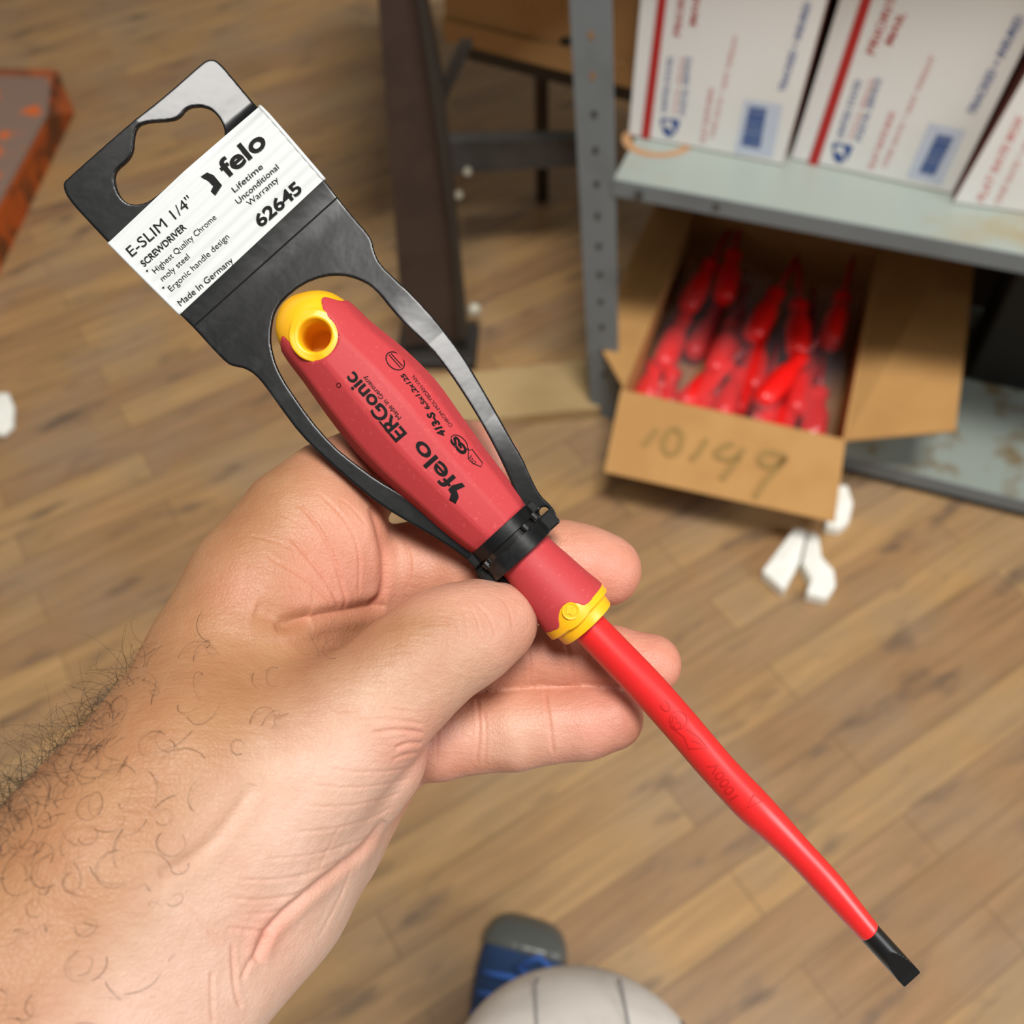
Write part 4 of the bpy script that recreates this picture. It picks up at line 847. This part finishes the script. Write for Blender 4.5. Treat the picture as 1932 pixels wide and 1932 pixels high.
# skin folds: (points px, width px, depth mm, z-range)
A_ = (-60, 90); FG = (-34, -4); TH_ = (-4, 60)
CR = [
 ([(520, 1185), (560, 1172), (610, 1160), (670, 1150), (728, 1141)], 14, 1.4, A_), ([(480, 1150), (530, 1168), (590, 1166)], 26, 1.2, A_), ([(560, 1172), (620, 1160), (680, 1150), (730, 1142)], 6, .5, A_),
 ([(700, 1146), (722, 1120), (727, 1070), (718, 1010), (700, 955)], 9, .9, A_),
 ([(560, 945), (600, 990), (630, 1050), (650, 1120), (652, 1150)], 5, .55, A_), ([(545, 1010), (580, 1050), (620, 1100), (640, 1148)], 5, .5, A_),
 ([(505, 1050), (560, 1080), (600, 1110), (625, 1140)], 5, .45, A_), ([(600, 930), (640, 965), (670, 1010), (680, 1060), (676, 1120)], 4.5, .4, A_),
 ([(640, 940), (668, 960), (690, 990)], 4, .3, A_), ([(500, 960), (545, 975), (585, 1000)], 4, .25, A_), ([(470, 1010), (520, 1020), (560, 1040)], 4, .25, A_),
 ([(765, 1020), (775, 1060), (770, 1110)], 5, .5, FG), ([(905, 1020), (912, 1060), (905, 1100)], 4, .25, FG),
 ([(900, 1318), (906, 1370), (898, 1440)], 5, .5, FG), ([(912, 1340), (918, 1390), (914, 1440)], 4, .4, FG), ([(1028, 1306), (1036, 1360), (1044, 1422)], 5, .6, FG), ([(820, 1340), (826, 1400), (822, 1440)], 4, .25, FG),
 ([(992, 1215), (1000, 1240), (1000, 1290)], 4, .3, FG), ([(1066, 1210), (1078, 1250), (1082, 1292)], 5, .45, FG), ([(1120, 1290), (1180, 1296)], 4, .3, FG),
 # thumb joint wrinkles
 ([(800, 1384), (770, 1378), (735, 1378), (700, 1384)], 6, .7, A_), ([(796, 1402), (770, 1402), (745, 1412)], 6, .7, A_), ([(790, 1420), (762, 1424), (740, 1434)], 5, .5, A_),
 ([(798, 1366), (760, 1360), (715, 1356), (670, 1360)], 4.5, .35, A_), ([(790, 1345), (745, 1338), (700, 1336), (640, 1342)], 4, .25, A_),
 ([(785, 1445), (740, 1455), (680, 1458), (610, 1450)], 4.5, .3, A_), ([(775, 1468), (730, 1480), (660, 1488), (590, 1482)], 4.5, .3, A_), ([(760, 1495), (710, 1512), (640, 1524), (570, 1520)], 4.5, .28, A_),
 ([(745, 1520), (700, 1545), (630, 1565), (560, 1570)], 4.5, .28, A_), ([(700, 1575), (640, 1600), (570, 1618), (500, 1620)], 4.5, .3, A_), ([(650, 1618), (590, 1648), (520, 1662), (450, 1660)], 5, .35, A_), ([(600, 1668), (550, 1690), (490, 1700), (430, 1694)], 5, .35, A_), ([(560, 1706), (510, 1722), (450, 1726)], 5, .3, A_),
 ([(900, 1140), (925, 1165), (935, 1200)], 4, .3, TH_), ([(880, 1135), (900, 1165), (910, 1215)], 4, .28, TH_), ([(945, 1128), (962, 1150), (968, 1185)], 3.5, .25, TH_), ([(860, 1130), (878, 1160), (884, 1220)], 3.5, .2, TH_), ([(840, 1150), (850, 1190), (846, 1240)], 4, .2, TH_),
 # border of the thumb mound over the heel, wrist folds
 ([(727, 1548), (690, 1600), (621, 1652), (555, 1708), (510, 1748), (494, 1778), (482, 1815)], 10, 1.5, A_), ([(552, 1700), (520, 1735), (505, 1775), (470, 1815), (455, 1850)], 7, .7, A_),
 ([(438, 1780), (440, 1830), (445, 1880), (455, 1900)], 6, .7, A_), ([(400, 1830), (398, 1880), (402, 1930)], 6, .5, A_), ([(430, 1750), (480, 1758), (520, 1752)], 6, .5, A_),
 ([(330, 1700), (380, 1735), (420, 1790)], 6, .35, A_), ([(480, 1480), (440, 1540), (400, 1590), (350, 1630), (300, 1650)], 16, .8, A_), ([(640, 1560), (600, 1640)], 4, .2, A_), ([(660, 1640), (640, 1700), (600, 1770)], 5, .3, A_),
]
disp = np.zeros(len(V)); red = np.zeros(len(V)); front = np.clip(NV[:, 2]*2+.6, 0, 1)
for pts, w, dp, (z0, z1) in CR:
    w = w*(.62 if w < 9 else .8); dp = dp*(.5 if w < 5 else .8)
    p = smooth_poly(pts, 2, False); sel = (PX > p[:, 0].min()-40) & (PX < p[:, 0].max()+40) & (PY > p[:, 1].min()-40) & (PY < p[:, 1].max()+40) & (V[:, 2] > z0) & (V[:, 2] < z1)
    if not sel.any(): continue
    d, t = pl_dist(p, PX[sel], PY[sel]); en = np.clip(np.minimum(t, 1-t)*6, 0, 1)**.6
    disp[sel] -= en*dp*np.exp(-(d/w)**2)-en*dp*.28*np.exp(-((d-w*2.2)/(w*1.2))**2); red[sel] = np.maximum(red[sel], (w < 9)*en*min(.8, dp*1.2)*np.exp(-(d/(w*2.2))**2))
V = V+NV*(disp*front)[:, None]
# skin tone, with some light and shade painted in: tanned hairy side, pale inner side, pink finger pads
def g2(cx, cy, r): return np.exp(-((PX-cx)**2+(PY-cy)**2)/r**2)
tan = np.array(srgb(164, 121, 86)); pale = np.array(srgb(204, 171, 152)); pink = np.array(srgb(200, 134, 116)); palmc = np.array(srgb(196, 142, 116)); redc = np.array(srgb(206, 104, 86))
cross = (PX-265)*.78+(PY-1240)*.625        # distance from the upper edge of the arm
u = np.clip((cross-190)/230, 0, 1); u = u*u*(3-2*u); u = u*np.clip((PY-1180)/260, 0, 1)
C = tan*(1-u[:, None])+pale*u[:, None]
palmm = np.clip((PX-520)/160, 0, 1)*np.clip((1180-PY)/60, 0, 1); C = C*(1-palmm[:, None])+palmc*palmm[:, None]
fing = np.clip((PX-700)/80, 0, 1)*np.clip((-5-V[:, 2])/6, 0, 1); C = C*(1-fing[:, None])+palmc*fing[:, None]
th = np.clip((PX-760)/180, 0, 1)*np.clip((V[:, 2]+5)/4, 0, 1); C = C*(1-.4*th[:, None])+pale*.4*th[:, None]
pk = np.clip(g2(1150, 1080, 95)+g2(1235, 1255, 80)+g2(1140, 1360, 120)+g2(960, 1190, 90)*.5+g2(900, 860, 90)+.7*g2(620, 1090, 110)+.7*g2(500, 1760, 60)+.5*g2(760, 1420, 70)+.5*g2(830, 1410, 80)+.4*g2(440, 1110, 60), 0, 1)*.75
C = C*(1-pk[:, None])+pink*pk[:, None]
C = C*(1-.26*np.clip(red, 0, 1)[:, None])+redc*.26*np.clip(red, 0, 1)[:, None]
person = thing('person', hold(300, 1700, 0), 'person in pale trousers and a blue shoe, holding a screwdriver in the left hand', 'person')
Wv = CAM+V[:, :1]/1000*RT+V[:, 1:2]/1000*UP+(.253-V[:, 2:3]/1000)*FWD
body = np_mesh('hand_and_forearm', Wv, Fq, M['skin'], person)
ca = body.data.color_attributes.new('tone', 'FLOAT_COLOR', 'POINT'); ca.data.foreach_set('color', np.concatenate([C, np.ones((len(C), 1))], 1).astype(np.float32).ravel())
# hair on the back of the forearm
NW = NV[:, :1]*RT+NV[:, 1:2]*UP-NV[:, 2:3]*FWD
wgt = np.exp(-np.clip(cross+25, 0, 400)/120)*np.clip((PY-1190)/200, 0, 1)*(PX > -60)*(PY < 1960)*(cross < 330)*(cross > -60)*(NV[:, 2] > -.35)
wgt += .16*np.exp(-np.clip(cross, 0, 900)/210)*(PX > -60)*(PX < 330)*(PY > 1330)*(PY < 1960)*(NV[:, 2] > 0)
wgt /= wgt.sum(); ids = rng.choice(len(V), 430, p=wgt, replace=False)
hv, hf = [], []; armd = -RT*.55-UP*.83
for k_i in ids:
    p = Wv[k_i].copy(); nrm = NW[k_i]; edge_ = math.exp(-max(cross[k_i], 0)/60); Ln = rng.uniform(.004, .0105)*(1 if cross[k_i] > 60 else 1.25); ns_ = 14
    tan_ = np.cross(nrm, rng.normal(size=3)); tan_ /= np.linalg.norm(tan_); dvec = nrm*(.35+.3*edge_)+tan_*.7+armd*rng.uniform(-.6, .9); dvec /= np.linalg.norm(dvec)
    axis = nrm+rng.normal(size=3)*.5; axis /= np.linalg.norm(axis); curl = rng.choice([-1, 1])*rng.uniform(.1, .42); pts = [p]
    for s in range(ns_):
        dvec = dvec+np.cross(axis, dvec)*curl-nrm*.03*(s > 3); dvec /= np.linalg.norm(dvec); p = p+dvec*Ln/ns_*1.5
        lowz = (p-Wv[k_i])@nrm
        if lowz < .0002: p = p+nrm*(.0003-lowz)
        pts.append(p)
    r0 = rng.uniform(.000035, .00006); m = MB(); m.tube(pts, list(np.linspace(r0, r0*.35, len(pts))), 4, False); b0 = len(hv); hv += m.v; hf += [tuple(i+b0 for i in q) for q in m.f]
hair = mesh('arm_hair', hv, hf, M['hair'], person, True); hair['kind'] = 'stuff'; hair['label'] = 'fine dark curly hair on the forearm'

# ---- knee in pale trousers (thigh runs back toward the camera side, shin drops to the shoe)
def sweep(cen, rx, rz, n, name, material, par, cap=True, side=None):
    """rings with per-station radii; side = fixed horizontal axis"""
    v = []; cen = [np.array(c, float) for c in cen]
    for i, c in enumerate(cen):
        d = cen[min(i+1, len(cen)-1)]-cen[max(i-1, 0)]; d /= np.linalg.norm(d); a = np.array(side, float); a -= d*(a@d); a /= np.linalg.norm(a); b = np.cross(d, a)
        for k in range(n): q = 2*math.pi*k/n; v.append(c+a*rx[i]*math.cos(q)+b*rz[i]*math.sin(q))
    f = [(i*n+k, i*n+(k+1) % n, (i+1)*n+(k+1) % n, (i+1)*n+k) for i in range(len(cen)-1) for k in range(n)]
    if cap: f += [tuple(range(n-1, -1, -1)), tuple((len(cen)-1)*n+k for k in range(n))]
    return fixn(mesh(name, v, f, material, par, True))
kn = onz(1092, 2085, .50)
thigh = [kn+np.array([-.02, -.50, .02]), kn+np.array([-.012, -.34, .025]), kn+np.array([-.005, -.18, .02]), kn+np.array([0, -.06, .008]), kn+np.array([0, .0, -.012]), kn+np.array([.0, .024, -.05]), kn+np.array([-.004, .024, -.12]), kn+np.array([-.02, .015, -.22]), kn+np.array([-.04, .0, -.34]), kn+np.array([-.06, .0, -.41])]
tr = sweep(thigh, [.115, .112, .106, .1, .094, .086, .078, .07, .068, .07], [.1, .1, .096, .088, .082, .076, .072, .068, .066, .07], 40, 'trousers', M['trouser'], person, True, (1, 0, 0))
tr['label'] = 'pale pinstriped cotton trousers over the knee'
sb = tr.modifiers.new('s', 'SUBSURF'); sb.levels = 2; sb.render_levels = 2

def seam(a0, a1, i0, i1):
    RX = [.115, .112, .106, .1, .094, .086, .078]; RZ = [.1, .1, .096, .088, .082, .076, .072]; pts = []
    for u in np.linspace(i0, i1, 26):
        i = int(min(u, 5.99)); f_ = u-i; c = np.array(thigh[i])*(1-f_)+np.array(thigh[i+1])*f_; d = np.array(thigh[i+1])-np.array(thigh[i]); d /= np.linalg.norm(d)
        a = np.array([1., 0, 0]); a -= d*(a@d); a /= np.linalg.norm(a); b = np.cross(d, a); q = a0+(a1-a0)*(u-i0)/(i1-i0)
        pts.append(c+a*(RX[i]*(1-f_)+RX[i+1]*f_)*math.cos(q)*.945+b*(RZ[i]*(1-f_)+RZ[i+1]*f_)*math.sin(q)*.945)
    m = MB(); m.tube(pts, .0010, 6); m.build('seam', M['seam'], tr, True)
for a in (.62, .70, 1.3, 1.95): seam(-a, -a+.12, 1, 4.4)
# shoe
toe = onz(1002, 1726, .03); hd = np.array([.30, 1, 0]); hd /= np.linalg.norm(hd); sd = np.array([hd[1], -hd[0], 0])
st = np.array([0, .004, .014, .03, .055, .085, .12, .16, .2, .24, .27, .285]); wd = np.array([.012, .026, .038, .045, .049, .049, .045, .040, .038, .037, .032, .02]); ht = np.array([.022, .036, .048, .056, .062, .07, .085, .098, .105, .108, .105, .09])
def shoe_mesh(w_add, z0, hscale, name, material, par, i0=0, i1=None, zc=None):
    n = 28; v = []; rows = list(range(i0, i1 or len(st)))
    for i in rows:
        for k in range(n):
            q = 2*math.pi*k/n; x = math.cos(q); z = math.sin(q); w = (wd[i]+w_add)*np.sign(x)*abs(x)**.75; top = ht[i]*hscale if zc is None else zc; zz = z0+(top-z0)*(.5+.5*np.sign(z)*abs(z)**.8)
            c = toe-hd*st[i]+sd*(w+.006*math.sin(st[i]*9)); v.append([c[0], c[1], zz])
    R_ = len(rows); f = [(i*n+k, i*n+(k+1) % n, (i+1)*n+(k+1) % n, (i+1)*n+k) for i in range(R_-1) for k in range(n)]+[tuple(range(n-1, -1, -1)), tuple((R_-1)*n+k for k in range(n))]
    o = fixn(mesh(name, v, f, material, par, True)); s_ = o.modifiers.new('s', 'SUBSURF'); s_.levels = 2; s_.render_levels = 2; return o
shoe = shoe_mesh(.0, .012, 1.0, 'shoe', M['shoe_blue'], person); shoe['label'] = 'dark blue lace-up shoe with a grey toe cap'
shoe_mesh(.004, .0005, 1, 'sole', M['shoe_dark'], shoe, zc=.026)
o = shoe_mesh(.004, .014, 1.1, 'toe_cap', M['shoe_toe'], shoe, 0, 5)
for k in range(4):
    c = toe-hd*(.085+k*.022); z = float(np.interp(.085+k*.022, st, ht))+.003; m = MB()
    m.tube([c+sd*x+np.array([0, 0, z-abs(x)*.35]) for x in (-.03, -.015, 0, .015, .03)], .0035, 8); m.build('lace', M['lace'], shoe, True)
for s in (1,):
    c = toe-hd*.075+sd*.006; z = .082; m = MB(); m.tube([c+np.array([0, 0, z]), c+sd*.02*s+hd*.012+[0, 0, z+.012], c+sd*.042*s+hd*.002+[0, 0, z], c+sd*.036*s-hd*.018+[0, 0, z-.01], c+[0, 0, z]], .003, 8); m.build('lace_loop', M['lace'], shoe, True)
